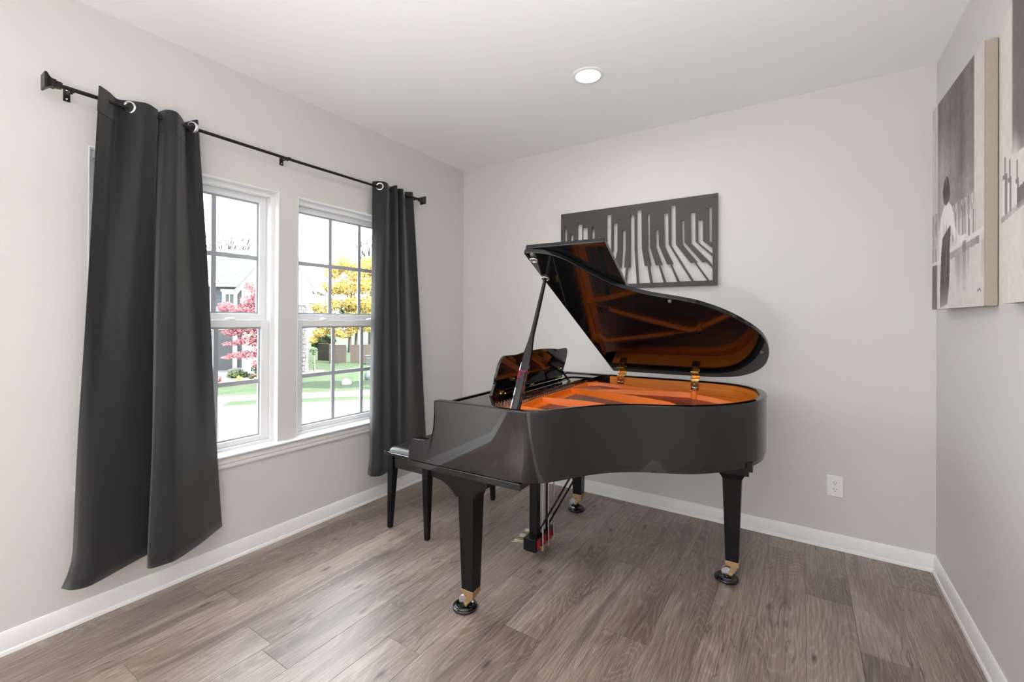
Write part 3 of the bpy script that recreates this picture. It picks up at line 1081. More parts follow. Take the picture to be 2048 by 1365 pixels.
# hinges on the spine
for u in (0.643, 1.118):
    hb = MB().box(u - 0.023, u + 0.023, VB - 0.0535, VB - 0.0485, 0.908, 0.962)
    hb.box(u - 0.023, u + 0.023, VB - 0.053, VB + 0.004, 0.9625, 0.9660)
    hb.prism([(u - 0.023, 0.005), (u + 0.023, 0.005), (u + 0.023, 0.085), (u - 0.023, 0.085)], lidp, -0.0035, 0.0005)
    hb.tube([(u - 0.024, VB + 0.008, 0.978), (u + 0.024, VB + 0.008, 0.978)], 0.0075, 10)
    hb.box(u - 0.023, u + 0.023, VB - 0.02, VB + 0.006, 0.966, 0.982)
    hg = part('lid_hinge', hb, 'brass', piano, bevel=0.001)
    part('hinge_leaf', MB().box(u - 0.0285, u + 0.014, VB - 0.036, VB - 0.024, 0.974, 0.981), 'brass', hg, bevel=0.001)
    for du in (-0.012, 0.012):
        part('screw', MB().lathe([(0.0003, -0.0585), (0.0035, -0.0575), (0.0055, -0.0535)], (u + du, VB, 0.922), 12, axis='y'), 'steel', hg, smooth=40)
        part('screw', MB().lathe([(0.0003, -0.0585), (0.0035, -0.0575), (0.0055, -0.0535)], (u, VB, 0.942), 12, axis='y'), 'steel', hg, smooth=40)


# ---- legs with casters
def caster(parent, c, head_):
    """brass fork and roller under a leg; c = cup centre, head = leg centre"""
    hx, hy = head_
    cx, cy = c
    f = part('ferrule', MB().frustum((hx - .0315, hx + .0315, hy - .0315, hy + .0315), 0.088, (hx - .0325, hx + .0325, hy - .0325, hy + .0325), 0.112), 'satinbrass', parent, bevel=0.001)
    mb = MB()
    for s in (-1, 1):
        # cheeks of the fork, sweeping from the leg to the roller's axle
        y = hy + s * 0.0185
        mb.prism([(hx - 0.010, 0.089), (hx + 0.027, 0.089), (hx + 0.022, 0.070), (cx + 0.034, 0.044), (cx + 0.027, 0.032), (cx + 0.016, 0.030), (cx + 0.011, 0.040), (cx + 0.020, 0.060)],
                 lambda p, q, h: (p, h, q), y - 0.003, y + 0.003)
    mb.box(hx - 0.022, hx + 0.027, hy - 0.0215, hy + 0.0215, 0.080, 0.0895)
    part('fork', mb, 'satinbrass', parent, bevel=0.001)
    part('wheel', MB().lathe([(0.004, -0.0145), (0.026, -0.0145), (0.028, -0.012), (0.028, 0.012), (0.026, 0.0145), (0.004, 0.0145)], (cx + 0.004, hy, 0.0445), 24, axis='y'), 'steel', parent, smooth=40)
    part('axle', MB().lathe([(0.0005, -0.026), (0.005, -0.025), (0.006, -0.0215), (0.006, 0.0215), (0.005, 0.025), (0.0005, 0.026)], (cx + 0.019, hy, 0.039), 12, axis='y'), 'brass', parent, smooth=40)


def caster_cup(u, v, label):
    w = piano.matrix_basis @ Vector((u, v, 0))
    o = link('caster_cup', cup_mesh, 'lacquer')
    o.location = (w.x, w.y, 0.0)
    tag(o, label, 'caster cup', 'piano caster cups')


cup_mesh = MB().lathe([(0.0005, 0.0005), (0.052, 0.0005), (0.0575, 0.004), (0.0585, 0.010), (0.0565, 0.0145), (0.053, 0.016), (0.0505, 0.0155), (0.049, 0.019), (0.046, 0.0225), (0.042, 0.023), (0.0385, 0.020), (0.034, 0.0165), (0.0005, 0.016)], (0, 0, 0), 48).mesh('caster_cup')
cup_mesh.shade_smooth()

LEG_FR, LEG_FL, LEG_T = (0.352, 0.064), (0.352, 1.366), (1.368, 0.957)
for (lu, lv), sgn in ((LEG_FR, 1), (LEG_FL, -1)):
    leg = part('leg', MB().frustum((lu - .0315, lu + .0315, lv - .0315, lv + .0315), 0.110, (lu - .0445, lu + .0405, lv - .0445, lv + .0445), 0.536), 'legblack', piano, bevel=0.003)
    # curved bracket: one wing along the keybed, one across
    arc = [(0.150, 0.6325), (0.152, 0.600), (0.175, 0.597), (0.214, 0.590), (0.238, 0.581), (0.258, 0.570), (0.274, 0.557), (0.286, 0.545), (0.294, 0.534), (0.392, 0.534), (0.400, 0.556), (0.418, 0.580), (0.440, 0.595), (0.470, 0.603), (0.472, 0.6325)]
    br = part('bracket', MB().prism(arc, lambda p, q, h: (p, h, q), lv - 0.048, lv + 0.048), 'legblack', leg, bevel=0.002)
    arc2 = [(0.040, 0.6325), (0.040, 0.540), (0.058, 0.552), (0.076, 0.566), (0.100, 0.579), (0.140, 0.592), (0.200, 0.599), (0.240, 0.602), (0.240, 0.6325)]
    part('bracket', MB().prism(arc2, lambda p, q, h: (h, lv + sgn * p, q), lu - 0.048, lu + 0.038), 'legblack', leg, bevel=0.002)
    caster(leg, (0.316, lv), (lu, lv))
lu, lv = LEG_T
leg = part('leg', MB().frustum((lu - .0305, lu + .0305, lv - .0305, lv + .0305), 0.110, (lu - .0445, lu + .0445, lv - .0445, lv + .0445), 0.542), 'legblack', piano, bevel=0.003)
cp = MB()
cp.frustum((lu - .0450, lu + .0450, lv - .0450, lv + .0450), 0.540, (lu - .062, lu + .062, lv - .062, lv + .062), 0.572)
cp.box(lu - .080, lu + .078, lv - .075, lv + .075, 0.572, 0.597)
cp.box(lu - .098, lu + .060, lv - .10, lv + .10, 0.597, 0.640)
cp.box(lu - .16, lu + .10, lv - .22, lv + .16, 0.640, 0.684)
part('leg_cap', cp, 'legblack', leg, bevel=0.002)
caster(leg, (1.341, lv), (lu, lv))
caster_cup(0.314, 0.070, 'black round caster cup under the near front piano leg')
caster_cup(0.345, 1.345, 'black round caster cup under the far piano leg near the wall')
caster_cup(1.341, 0.958, 'black round caster cup under the tail piano leg')

# underside beams that can be seen below the rim
part('belly_beam', MB().box(0.55, 1.30, 0.70, 0.80, 0.64, 0.72).box(0.60, 0.72, 0.20, 1.40, 0.66, 0.72), 'legblack', piano)

# ---- pedal lyre
ly = part('lyre_box', MB().box(0.330, 0.410, 0.598, 0.828, 0.043, 0.112).box(0.336, 0.404, 0.604, 0.822, 0.0365, 0.044), 'legblack', piano, bevel=0.003)
for v in (0.660, 0.765):
    part('lyre_post', MB().box(0.345, 0.395, v - 0.020, v + 0.020, 0.110, 0.634), 'legblack', ly, bevel=0.003)
part('lyre_head', MB().box(0.32, 0.42, 0.60, 0.83, 0.602, 0.634), 'legblack', ly, bevel=0.003)
part('lyre_rail', MB().tube([(0.395, 0.690, 0.12), (0.395, 0.690, 0.63)], 0.006, 10).tube([(0.395, 0.735, 0.12), (0.395, 0.735, 0.63)], 0.006, 10), 'steel', ly, smooth=40)
for i, v in enumerate((0.641, 0.712, 0.783)):
    rodp = part('pedal_rod', MB().tube([(0.432, v, 0.052), (0.432, v, 0.66)], 0.0045, 10), 'steel', ly, smooth=40)
    part('rod_nut', MB().lathe([(0.001, 0.046), (0.0085, 0.046), (0.0085, 0.064), (0.001, 0.064)], (0.432, v, 0), 8), 'satinbrass', rodp)
    part('felt_pad', MB().box(0.4095, 0.4135, v - 0.028, v + 0.012, 0.052, 0.104), 'felt', ly, bevel=0.003)
    part('pedal_lever', MB().box(0.405, 0.442, v - 0.006, v + 0.006, 0.058, 0.066), 'satinbrass', ly)
    rings = []
    for (du, w, z, th) in ((0.0, 0.010, 0.074, 0.004), (0.03, 0.011, 0.073, 0.004), (0.055, 0.015, 0.072, 0.0045), (0.075, 0.018, 0.069, 0.005), (0.090, 0.016, 0.064, 0.005), (0.098, 0.008, 0.060, 0.004)):
        rings.append([(0.334 - du, v - 0.02 + w * a, z + th * b) for a, b in ((-1, -.5), (-.7, -1), (.7, -1), (1, -.5), (1, .5), (.7, 1), (-.7, 1), (-1, .5))])
    part('pedal', MB().loft(rings), 'sheenbrass', ly, smooth=50)
for v in (0.640, 0.778):
    part('lyre_brace', MB().tube([(0.395, v, 0.125), (0.62, v, 0.530), (0.70, v, 0.672)], 0.0055, 10), 'legblack', ly, smooth=40)


# ================================================================ PIANO BENCH
bench = tag(empty('piano_bench', (0.590, -0.905, 0), math.radians(1.5)), 'black piano bench with a padded leather seat tucked under the keyboard', 'bench')
BX, BY = 0.168, 0.366
tp = 0.497
part('seat_frame', MB().box(-BX - 0.022, BX + 0.022, -BY - 0.024, BY + 0.024, tp - 0.024, tp), 'lacquer', bench, bevel=0.006)
cu = []
for ins, z in ((0.0, tp - 0.001), (0.004, tp + 0.008), (0.014, tp + 0.019), (0.035, tp + 0.026), (0.075, tp + 0.030)):
    a, b = BX + 0.006 - ins, BY + 0.006 - ins
    r_ = 0.03
    ring = []
    for qx, qy, a0 in ((a - r_, b - r_, 0), (-a + r_, b - r_, PI / 2), (-a + r_, -b + r_, PI), (a - r_, -b + r_, 1.5 * PI)):
        for k in range(5):
            an = a0 + PI / 2 * k / 4
            ring.append((qx + r_ * math.cos(an), qy + r_ * math.sin(an), z))
    cu.append(ring)
part('cushion', MB().loft(cu), 'benchleather', bench, smooth=60)
ap = MB()
ap.box(-BX + 0.01, BX - 0.01, -BY + 0.006, -BY + 0.022, tp - 0.105, tp - 0.024)
ap.box(-BX + 0.01, BX - 0.01, BY - 0.022, BY - 0.006, tp - 0.105, tp - 0.024)
ap.box(-BX + 0.006, -BX + 0.022, -BY + 0.01, BY - 0.01, tp - 0.105, tp - 0.024)
ap.box(BX - 0.022, BX - 0.006, -BY + 0.01, BY - 0.01, tp - 0.105, tp - 0.024)
part('apron', ap, 'lacquer', bench)
for sx in (-1, 1):
    for sy in (-1, 1):
        x, y = sx * BX, sy * BY
        r0 = (x - 0.012 if sx < 0 else x - 0.010, x + 0.010 if sx < 0 else x + 0.012, y - 0.011, y + 0.011)
        r1 = tuple(sorted((x + sx * 0.005, x - sx * 0.042))) + tuple(sorted((y + sy * 0.005, y - sy * 0.042)))
        rb = tuple(sorted((x + sx * 0.005, x - sx * 0.022))) + tuple(sorted((y + sy * 0.005, y - sy * 0.022)))
        part('leg', MB().frustum(rb, 0.0, r1, tp - 0.12).frustum(r1, tp - 0.12, r1, tp - 0.024), 'legblack', bench, bevel=0.002)

# ================================================================ PIANO-KEY WALL PANEL (cut-out sheet on the back wall)
HOLES = [
    [(1.422, 2.146), (1.457, 2.146), (1.457, 1.870), (1.375, 1.618), (1.320, 1.618), (1.422, 1.870)],
    [(1.475, 2.076), (1.506, 2.076), (1.506, 1.870), (1.452, 1.618), (1.402, 1.618), (1.475, 1.870)],
    [(1.545, 2.014), (1.555, 2.021), (1.568, 2.016), (1.569, 1.869), (1.558, 1.737), (1.571, 1.737), (1.563, 1.616), (1.488, 1.616), (1.518, 1.737), (1.535, 1.737), (1.545, 1.866)],
    [(1.603, 2.121), (1.634, 2.121), (1.637, 1.863), (1.654, 1.615), (1.577, 1.615), (1.587, 1.737), (1.605, 1.737), (1.605, 1.866)],
    [(1.651, 2.153), (1.686, 2.153), (1.690, 1.865), (1.712, 1.740), (1.732, 1.740), (1.752, 1.615), (1.670, 1.615), (1.653, 1.862)],
    [(1.728, 2.115), (1.747, 2.120), (1.749, 1.873), (1.790, 1.740), (1.811, 1.740), (1.846, 1.615), (1.769, 1.615), (1.747, 1.740), (1.758, 1.740), (1.732, 1.862)],
    [(1.788, 1.993), (1.809, 2.003), (1.812, 1.881), (1.870, 1.740), (1.890, 1.740), (1.939, 1.615), (1.864, 1.615), (1.821, 1.740), (1.837, 1.740), (1.790, 1.870)],
    [(1.844, 2.105), (1.876, 2.105), (1.879, 1.881), (2.032, 1.616), (1.956, 1.616), (1.900, 1.740), (1.912, 1.740), (1.851, 1.871)],
    [(1.894, 2.153), (1.925, 2.153), (1.929, 1.877), (2.026, 1.742), (2.051, 1.742), (2.133, 1.616), (2.049, 1.616), (1.897, 1.873)],
    [(1.965, 2.038), (1.984, 2.041), (1.987, 1.884), (2.102, 1.742), (2.126, 1.742), (2.166, 1.697), (2.166, 1.616), (2.147, 1.616), (2.061, 1.742), (2.073, 1.742), (1.972, 1.873)],
    [(2.023, 2.087), (2.056, 2.085), (2.058, 1.883), (2.166, 1.776), (2.166, 1.711), (2.149, 1.740), (2.028, 1.877)],
    [(2.073, 2.029), (2.104, 2.028), (2.105, 1.885), (2.166, 1.831), (2.166, 1.794), (2.075, 1.879)],
    [(2.142, 2.109), (2.161, 2.110), (2.161, 1.868), (2.144, 1.881)],
    [(1.345, 1.985), (1.372, 1.985), (1.372, 1.872), (1.305, 1.742), (1.272, 1.742), (1.345, 1.872)],
    [(1.303, 2.072), (1.309, 2.072), (1.309, 2.050), (1.324, 2.046), (1.324, 1.872), (1.215, 1.742), (1.180, 1.742), (1.303, 1.872)],
    [(1.227, 2.068), (1.266, 2.067), (1.266, 1.872), (1.142, 1.742), (1.100, 1.742), (1.227, 1.872)],
    [(1.180, 2.113), (1.188, 2.113), (1.188, 2.100), (1.220, 2.098), (1.220, 1.872), (1.070, 1.720), (1.070, 1.765), (1.180, 1.872)],
    [(1.120, 2.032), (1.126, 2.032), (1.126, 2.024), (1.143, 2.022), (1.143, 1.872), (1.070, 1.800), (1.070, 1.845), (1.120, 1.890)],
    [(1.068, 2.092), (1.074, 2.092), (1.074, 2.072), (1.088, 2.068), (1.088, 1.885), (1.068, 1.868)],
]
cu = bpy.data.curves.new('wall_panel', 'CURVE')
cu.dimensions = '2D'
cu.fill_mode = 'BOTH'
cu.extrude = 0.004


def poly_spline(pts):
    s = cu.splines.new('POLY')
    s.points.add(len(pts) - 1)
    for q, (x, z) in zip(s.points, pts):
        q.co = (x - 1.615, z - 1.890, 0, 1)
    s.use_cyclic_u = True


poly_spline([(1.034, 1.583), (2.197, 1.583), (2.197, 2.197), (1.034, 2.197)])
for h_ in HOLES:
    poly_spline(h_)
tmp = bpy.data.objects.new('tmp', cu)
COL.objects.link(tmp)
bpy.context.view_layer.update()
dg = bpy.context.evaluated_depsgraph_get()
pm = bpy.data.meshes.new_from_object(tmp.evaluated_get(dg))
bpy.data.objects.remove(tmp)
pm.materials.clear()
pm.transform(Matrix.Rotation(PI / 2, 4, 'X'))
panel = link('wall_panel', pm, 'artpanel')
panel.location = (1.615, -0.024, 1.890)
tag(panel, 'charcoal cut-out panel of rippling piano keys on the back wall', 'wall art')
for (x, z) in ((-0.563, 0.288), (0.563, 0.288), (0.563, -0.289), (-0.563, -0.289), (-0.02, 0.272), (0.02, 0.272)):
    part('standoff', MB().lathe([(0.004, 0.0235), (0.004, 0.003)], (x, 0, z), 10, axis='y'), 'rod', panel)
    part('screw', MB().lathe([(0.0003, -0.0062), (0.0035, -0.0056), (0.0042, -0.0040)], (x, 0, z), 10, axis='y'), 'rod', panel, smooth=40)

# ================================================================ WALL OUTLET
ot = tag(empty('power_outlet', (2.835, 0, 0.370)), 'white duplex power outlet low on the back wall', 'outlet')
hw, hh = 0.0405, 0.0625
part('cover_plate', MB().loft([[(-hw, -0.0005, -hh), (hw, -0.0005, -hh), (hw, -0.0005, hh), (-hw, -0.0005, hh)],
                               [(-hw, -0.003, -hh), (hw, -0.003, -hh), (hw, -0.003, hh), (-hw, -0.003, hh)],
                               [(-hw + .004, -0.0065, -hh + .004), (hw - .004, -0.0065, -hh + .004), (hw - .004, -0.0065, hh - .004), (-hw + .004, -0.0065, hh - .004)]]), 'plastic', ot, bevel=0.0008)
for z in (0.0195, -0.0195):
    ring = []
    for k in range(28):
        a = 2 * PI * k / 28
        ring.append((0.0172 * math.cos(a), max(-0.0135, min(0.0135, 0.0172 * math.sin(a)))))
    rc = part('receptacle', MB().loft([[(p, y, z + q) for p, q in ring] for y in (-0.0062, -0.0085)]), 'plastic', ot, bevel=0.0005)
    for x, w, hgt in ((-0.0063, 0.0011, 0.0042), (0.0063, 0.0011, 0.0034)):
        part('slot', MB().box(x - w, x + w, -0.0088, -0.008, z + 0.0035 - hgt, z + 0.0035 + hgt), 'slot', rc)
    part('slot', MB().lathe([(0.0003, -0.0088), (0.0026, -0.0088), (0.0026, -0.008)], (0, 0, z - 0.0075), 12, axis='y'), 'slot', rc)
part('screw', MB().lathe([(0.0003, -0.0080), (0.0025, -0.0076), (0.003, -0.006)], (0, 0, 0), 10, axis='y'), 'plastic', ot, smooth=40)


# ================================================================ CANVAS PRINTS (sepia wash paintings on the right wall)
def vnoise(x, y, s=0):
    """smooth value noise, 0..1"""
    def hsh(i, j):
        n = (int(i) * 374761393 + int(j) * 668265263 + s * 974711) & 0xffffffff
        n = ((n ^ (n >> 13)) * 1274126177) & 0xffffffff
        return ((n ^ (n >> 16)) & 0xffff) / 65535.0
    i, j = math.floor(x), math.floor(y)
    fx, fy = x - i, y - j
    fx, fy = fx * fx * (3 - 2 * fx), fy * fy * (3 - 2 * fy)
    a = hsh(i, j) * (1 - fx) + hsh(i + 1, j) * fx
    b = hsh(i, j + 1) * (1 - fx) + hsh(i + 1, j + 1) * fx
    return a * (1 - fy) + b * fy


def inside(poly, x, y):
    c = False
    n = len(poly)
    for i in range(n):
        x1, y1 = poly[i]
        x2, y2 = poly[(i + 1) % n]
        if (y1 > y) != (y2 > y) and x < (x2 - x1) * (y - y1) / (y2 - y1) + x1:
            c = not c
    return c


def lin(c):
    c /= 255.0
    return c / 12.92 if c <= 0.04045 else ((c + 0.055) / 1.055) ** 2.4


PAPER, DARK, MID, PALE = (206, 200, 195), (98, 93, 92), (150, 142, 138), (226, 222, 218)


def blend(a, b, t):
    t = max(0.0, min(1.0, t))
    return tuple(p + (q - p) * t for p, q in zip(a, b))


HAIR = [(.200, .398), (.226, .386), (.250, .402), (.264, .436), (.276, .476), (.268, .502), (.240, .517), (.215, .523), (.188, .508), (.176, .474), (.170, .446), (.182, .418)]
BLOUSE = [(.198, .515), (.250, .510), (.296, .540), (.322, .578), (.335, .630), (.365, .672), (.420, .698), (.455, .692), (.492, .702), (.470, .712), (.440, .724), (.368, .722), (.330, .695), (.296, .645), (.281, .622), (.215, .645), (.165, .668), (.150, .720), (.125, .795), (.108, .780), (.122, .640), (.140, .565)]
SKIRT = [(.160, .650), (.278, .612), (.282, .66), (.268, .74), (.272, .80), (.262, .90), (.235, .98), (.130, .995), (.128, .92), (.140, .80), (.148, .72)]


def paint_a(s, t):
    """bar scene: dark wash above, woman in white blouse at the counter, dripping below"""
    n = vnoise(s * 16, t * 5, 1)
    n2 = vnoise(s * 40, t * 40, 2)
    c = blend(PAPER, PALE, n2 * 0.5)
    # dark background panel, paler round the figure and towards its foot
    if .085 < s < .571 and t < .62:
        pale = max(0.0, 1 - ((s - .20) / .22) ** 2) * max(0.0, min(1, (t - .12) / .22))
        pale = max(pale, max(0.0, min(1, (t - .36) / .12)) * .55)
        d = blend(DARK, (176, 170, 166), 0.10 + 0.62 * pale + 0.5 * max(0, vnoise(s * 12, t * 3.2, 3) - 0.45) + 0.18 * n2 - 0.35 * max(0, vnoise(s * 26, t * 2.2, 4) - .55))
        fade = max(0.0, (t - .47 - .10 * n) / .12)
        edge = min((s - .085) / .012, (.571 - s) / .012, 1)
        c = blend(c, d, edge * (1 - fade))
    if s < .085:
        g = vnoise(s * 60, t * 7, 5)
        c = blend(c, MID, 0.35 * g)
        if t > .53:
            c = blend(c, MID, 0.25 + 0.6 * (vnoise(s * 90, t * 18, 6) > .55))
        if t > .775:
            c = blend(DARK, MID, g * 0.7)
    # balusters and bottles behind the counter
    if .30 < s < .58 and .545 < t < .705:
        k = (s * 26) % 1.0
        if k < .38 and t > .555 + 0.03 * math.sin(s * 60):
            c = blend(c, DARK, .55 * (0.4 + n))
        elif k < .5:
            c = blend(c, PALE, .6)
    for bx, bt in ((.435, .540), (.505, .590), (.552, .560)):
        w = .014 if t > bt + .05 else .006
        if abs(s - bx) < w and bt < t < .715:
            c = blend(c, DARK if s > bx else PALE, .65)
    # counter edge, falling to the left
    tc_ = .708 + (.67 - s) * .075
    if .27 < s and abs(t - tc_) < .010:
        c = blend(c, PALE, .8)
    if .27 < s < .62 and 0 < t - tc_ - .012 < .030:
        c = blend(c, MID, .75 * (.5 + n))
    if s < .16 and abs(t - .775) < .008:
        c = blend(c, PALE, .9)
    # washes and drips under the counter
    if t > tc_ + .04 and s > .27:
        dr = vnoise(s * 26, t * 1.6, 8)
        if dr > .60 and t < .93:
            c = blend(c, MID, min(1, (dr - .60) * 3.2) * (1 - max(0, (t - .80) / .14)))
    if abs(s - .455) < .022 and .72 < t < .93:
        c = blend(c, DARK, .6 * (1 - (t - .72) / .24))
    if inside(SKIRT, s, t):
        c = blend((76, 71, 72), (108, 100, 99), vnoise(s * 50, t * 12, 9))
        if t > .88:
            c = blend(c, PAPER, (t - .88) / .12 * .6)
    if inside(BLOUSE, s, t):
        c = blend((232, 229, 226), (190, 184, 180), max(0, vnoise(s * 45, t * 14, 10) - .45) * 1.4)
    if inside(HAIR, s, t):
        c = blend((66, 60, 60), (130, 122, 118), vnoise(s * 60, t * 22, 11) ** 2.5)
    if .60 < s < .64 and abs(t - .935 - .004 * math.sin(s * 240)) < .004:
        c = blend(c, DARK, .8)
    return c


def paint_b(s, t):
    """dark wash above a counter with bottles"""
    s /= 0.672
    n = vnoise(s * 12, t * 5, 21)
    n2 = vnoise(s * 40, t * 40, 22)
    c = blend(PAPER, PALE, n2 * .5)
    if s > .13 and t < .52:
        d = blend(DARK, MID, .1 + .8 * max(0, vnoise(s * 9, t * 3, 23) - .35) + .2 * n2)
        fade = max(0.0, (t - .38 - .1 * n) / .12)
        c = blend(c, d, min(1, (s - .13) / .02) * (1 - fade))
    for bx, bt, w0 in ((.05, .50, .028), (.11, .52, .022), (.20, .54, .02), (.31, .50, .024), (.42, .53, .02), (.55, .49, .026), (.7, .52, .022), (.84, .5, .025)):
        w = w0 if t > bt + .06 else w0 * .35
        if abs(s - bx) < w and bt < t < .700:
            c = blend(c, DARK if (s > bx or t < bt + .08) else PALE, .7)
    tc_ = .715 - s * .10
    if .20 < s < .75 and .60 < t < tc_ and t > .66 - s * .12:
        c = blend((92, 84, 80), MID, n * .5)
    if abs(t - tc_) < .010:
        c = blend(c, MID, .7 * (.4 + n))
    if t > tc_ + .02:
        dr = vnoise(s * 22, t * 1.5, 28)
        if dr > .66 and t < .9:
            c = blend(c, MID, min(1, (dr - .66) * 2.5) * .5)
    return c


def canvas(name, p0, p1, z0, z1, thick, fn, label, nx=180, nz=260):
    """stretched canvas; p0, p1 = far and near front corners (x, y)"""
    a, b = Vector((*p0, 0)), Vector((*p1, 0))
    t = (b - a)
    w = t.length
    t.normalize()
    n = Vector((t.y, -t.x, 0))           # towards the room
    if n.x > 0:
        n = -n
    root = tag(empty(name, (a + b) / 2 + Vector((0, 0, z0))), label, 'canvas', 'sepia canvas prints on the right wall')
    mid = (a + b) / 2
    hgt = z1 - z0
    vs, cols = [], []
    for j in range(nz + 1):
        for i in range(nx + 1):
            s, q = i / nx, j / nz
            p = a + t * (w * s) - mid
            vs.append((p.x, p.y, hgt * (1 - q)))
            cols.append(tuple(lin(v) for v in fn(s * w, q)))
    fs = [(j * (nx + 1) + i, j * (nx + 1) + i + 1, (j + 1) * (nx + 1) + i + 1, (j + 1) * (nx + 1) + i) for j in range(nz) for i in range(nx)]
    me = bpy.data.meshes.new('print')
    me.from_pydata(vs, [], fs)
    at = me.color_attributes.new('print', 'FLOAT_COLOR', 'POINT')
    at.data.foreach_set('color', np.array([(*c, 1.0) for c in cols], dtype=np.float32).ravel())
    link('print', me, 'canvas', root)
    e = 0.0008
    q0, q1 = a - mid - n * e, b - mid - n * e
    back0, back1 = q0 - n * (thick - e), q1 - n * (thick - e)
    pts = [(q0.x, q0.y), (q1.x, q1.y), (back1.x, back1.y), (back0.x, back0.y)]
    part('stretcher', MB().prism(pts, lambda p, q, h: (p, q, h), 0.0, hgt), 'canvasedge', root, bevel=0.002)
    return root


canvas('canvas_print', (3.214, -0.245), (3.236, -0.915), 1.407, 2.396, 0.036, paint_a,
       'sepia canvas print of a woman in a white blouse at a counter, seen from behind')
canvas('canvas_print', (3.236, -1.083), (3.236, -1.755), 1.410, 2.392, 0.036, paint_b,
       'sepia canvas print of dark washes over a row of bottles, no figure, nearer the room', nx=180, nz=250)

# ================================================================ OUTSIDE: street, house, trees
# local frame of the street: s along it, n away from our house, z up (street level -0.8)
EX = (-8.1, 1.89, 0.0)
ERZ = math.atan2(0.76, 0.65)
G = -0.80


def ext(name, label=None, cat=None, group=None, kind=None):
    return tag(empty(name, EX, ERZ), label, cat, group, kind)


def extpart(name, mb, m, label=None, cat=None, group=None, kind=None, **kw):
    o = part(name, mb, m, **kw)
    o.location = EX
    o.rotation_euler = (0, 0, ERZ)
    return tag(o, label, cat, group, kind)


extpart('ground', MB().box(-60, 60, 2.15, 80, G - 0.5, G + 0.012).box(-60, 60, -40, -8.0, G - 0.5, G + 0.0), 'grass', kind='structure')
extpart('street', MB().box(-60, 60, -8.0, 0.0, G - 0.5, G - 0.03), 'asphalt', kind='structure')
extpart('kerb', MB().prism([(0.0, -0.5), (0.0, -0.028), (0.30, -0.020), (0.36, 0.055), (0.48, 0.06), (0.48, -0.5)], lambda n, z, h: (h, n, G + z), -60, 60), 'concrete', kind='structure')
extpart('verge', MB().box(-0.55, 60, 0.48, 1.22, G - 0.5, G + 0.05), 'grass', kind='structure')
extpart('driveway', MB().box(-4.5, -0.56, 0.48, 1.22, G - 0.5, G + 0.04).box(-4.5, -1.75, 2.15, 9.0, G - 0.4, G + 0.03), 'concrete', kind='structure')
sw = tag(ext('sidewalk'), kind='structure')
for i in range(-14, 14):
    part('slab', MB().box(i * 1.0 + 0.006, (i + 1) * 1.0 - 0.006, 1.22, 2.15, G - 0.4, G + 0.045), 'concrete', sw)
extpart('flower_bed', MB().prism([(-1.75, 4.1), (-1.2, 4.25), (-0.6, 4.7), (0.0, 5.6), (0.5, 6.6), (0.4, 7.4), (-1.75, 8.9)], lambda s, n, z: (s, n, z), G - 0.1, G + 0.05), 'mulch', kind='structure')
extpart('flower_bed', MB().prism([(0.62 + 0.42 * math.cos(k * PI / 8), 7.3 + 0.85 * math.sin(k * PI / 8)) for k in range(16)], lambda s, n, z: (s, n, z), G - 0.1, G + 0.04), 'mulch', kind='structure')

# ---- neighbour's house
hs = ext('house', 'pale house across the street with a blue-grey roof and white gable', 'house')
bd = MB()
for i in range(int((2.62 - G) / 0.14)):
    z = G + i * 0.14
    bd.prism([(9.0, z), (9.0, z + 0.14), (8.985, z + 0.14), (8.965, z)], lambda n, q, h: (h, n, q), -8.0, -1.9)
tag(part('siding', bd, 'siding', hs), kind='stuff')
part('house_body', MB().box(-8.0, -1.9, 9.0, 17.0, G, 2.62), 'siding', hs)
part('fascia', MB().box(-8.4, -1.9, 8.58, 8.66, 2.60, 2.80).box(-8.4, -1.9, 8.66, 9.0, 2.58, 2.62), 'housewhite', hs)
part('gutter', MB().box(-8.4, -1.9, 8.48, 8.58, 2.70, 2.82), 'housewhite', hs)
rf = MB()
nrow = 16
for i in range(nrow):
    a, b = i / nrow, (i + 1) / nrow
    n0, n1 = 8.5 + 4.5 * a, 8.5 + 4.5 * b
    z0, z1 = 2.80 + 1.86 * a, 2.80 + 1.86 * b
    rf.prism([(n0, z0 + 0.018), (n1 + 0.05, z1 + 0.008), (n1 + 0.05, z1 - 0.04), (n0, z0 - 0.02)], lambda n, q, h: (h, n, q), -8.5, -1.75)
tag(part('roof_shingles', rf, 'shingle', hs), kind='stuff')
part('back_roof', MB().prism([(12.9, 4.66), (17.6, 2.7), (17.6, 2.6), (12.9, 4.5)], lambda n, q, h: (h, n, q), -8.5, -1.75), 'shingle', hs)
wn = part('house_window', MB().box(-3.06, -2.52, 8.94, 8.985, 1.24, 2.44).box(-3.11, -2.47, 8.92, 8.985, 2.40, 2.50), 'housewhite', hs)
part('pane', MB().box(-2.93, -2.65, 8.93, 8.945, 1.45, 2.30), 'acgrey', wn)
part('muntin', MB().box(-2.80, -2.78, 8.92, 8.93, 1.45, 2.30), 'housewhite', wn)
part('belly_band', MB().box(-8.0, -1.9, 8.93, 9.0, 1.02, 1.20), 'housewhite', hs)
part('porch_shade', MB().box(-3.62, -2.66, 8.93, 8.985, G, 0.86), 'darkopening', hs)  # dark sheet standing in for the shade inside the porch opening
part('porch_casing', MB().box(-2.66, -2.50, 8.90, 8.99, G, 1.02).box(-3.78, -3.62, 8.90, 8.99, G, 1.02).box(-3.62, -2.66, 8.90, 8.99, 0.86, 1.02), 'housewhite', hs)
gb = MB().prism([(-1.95, 1.95), (0.50, 1.95), (0.50, 2.45), (-0.70, 4.05), (-1.95, 2.45)], lambda s, z, h: (s, h, z), 7.4, 9.0)
part('gable', gb, 'housewhite', hs)
part('gable_beam', MB().box(-1.97, 0.36, 7.36, 7.44, 1.90, 2.06), 'housewhite', hs)
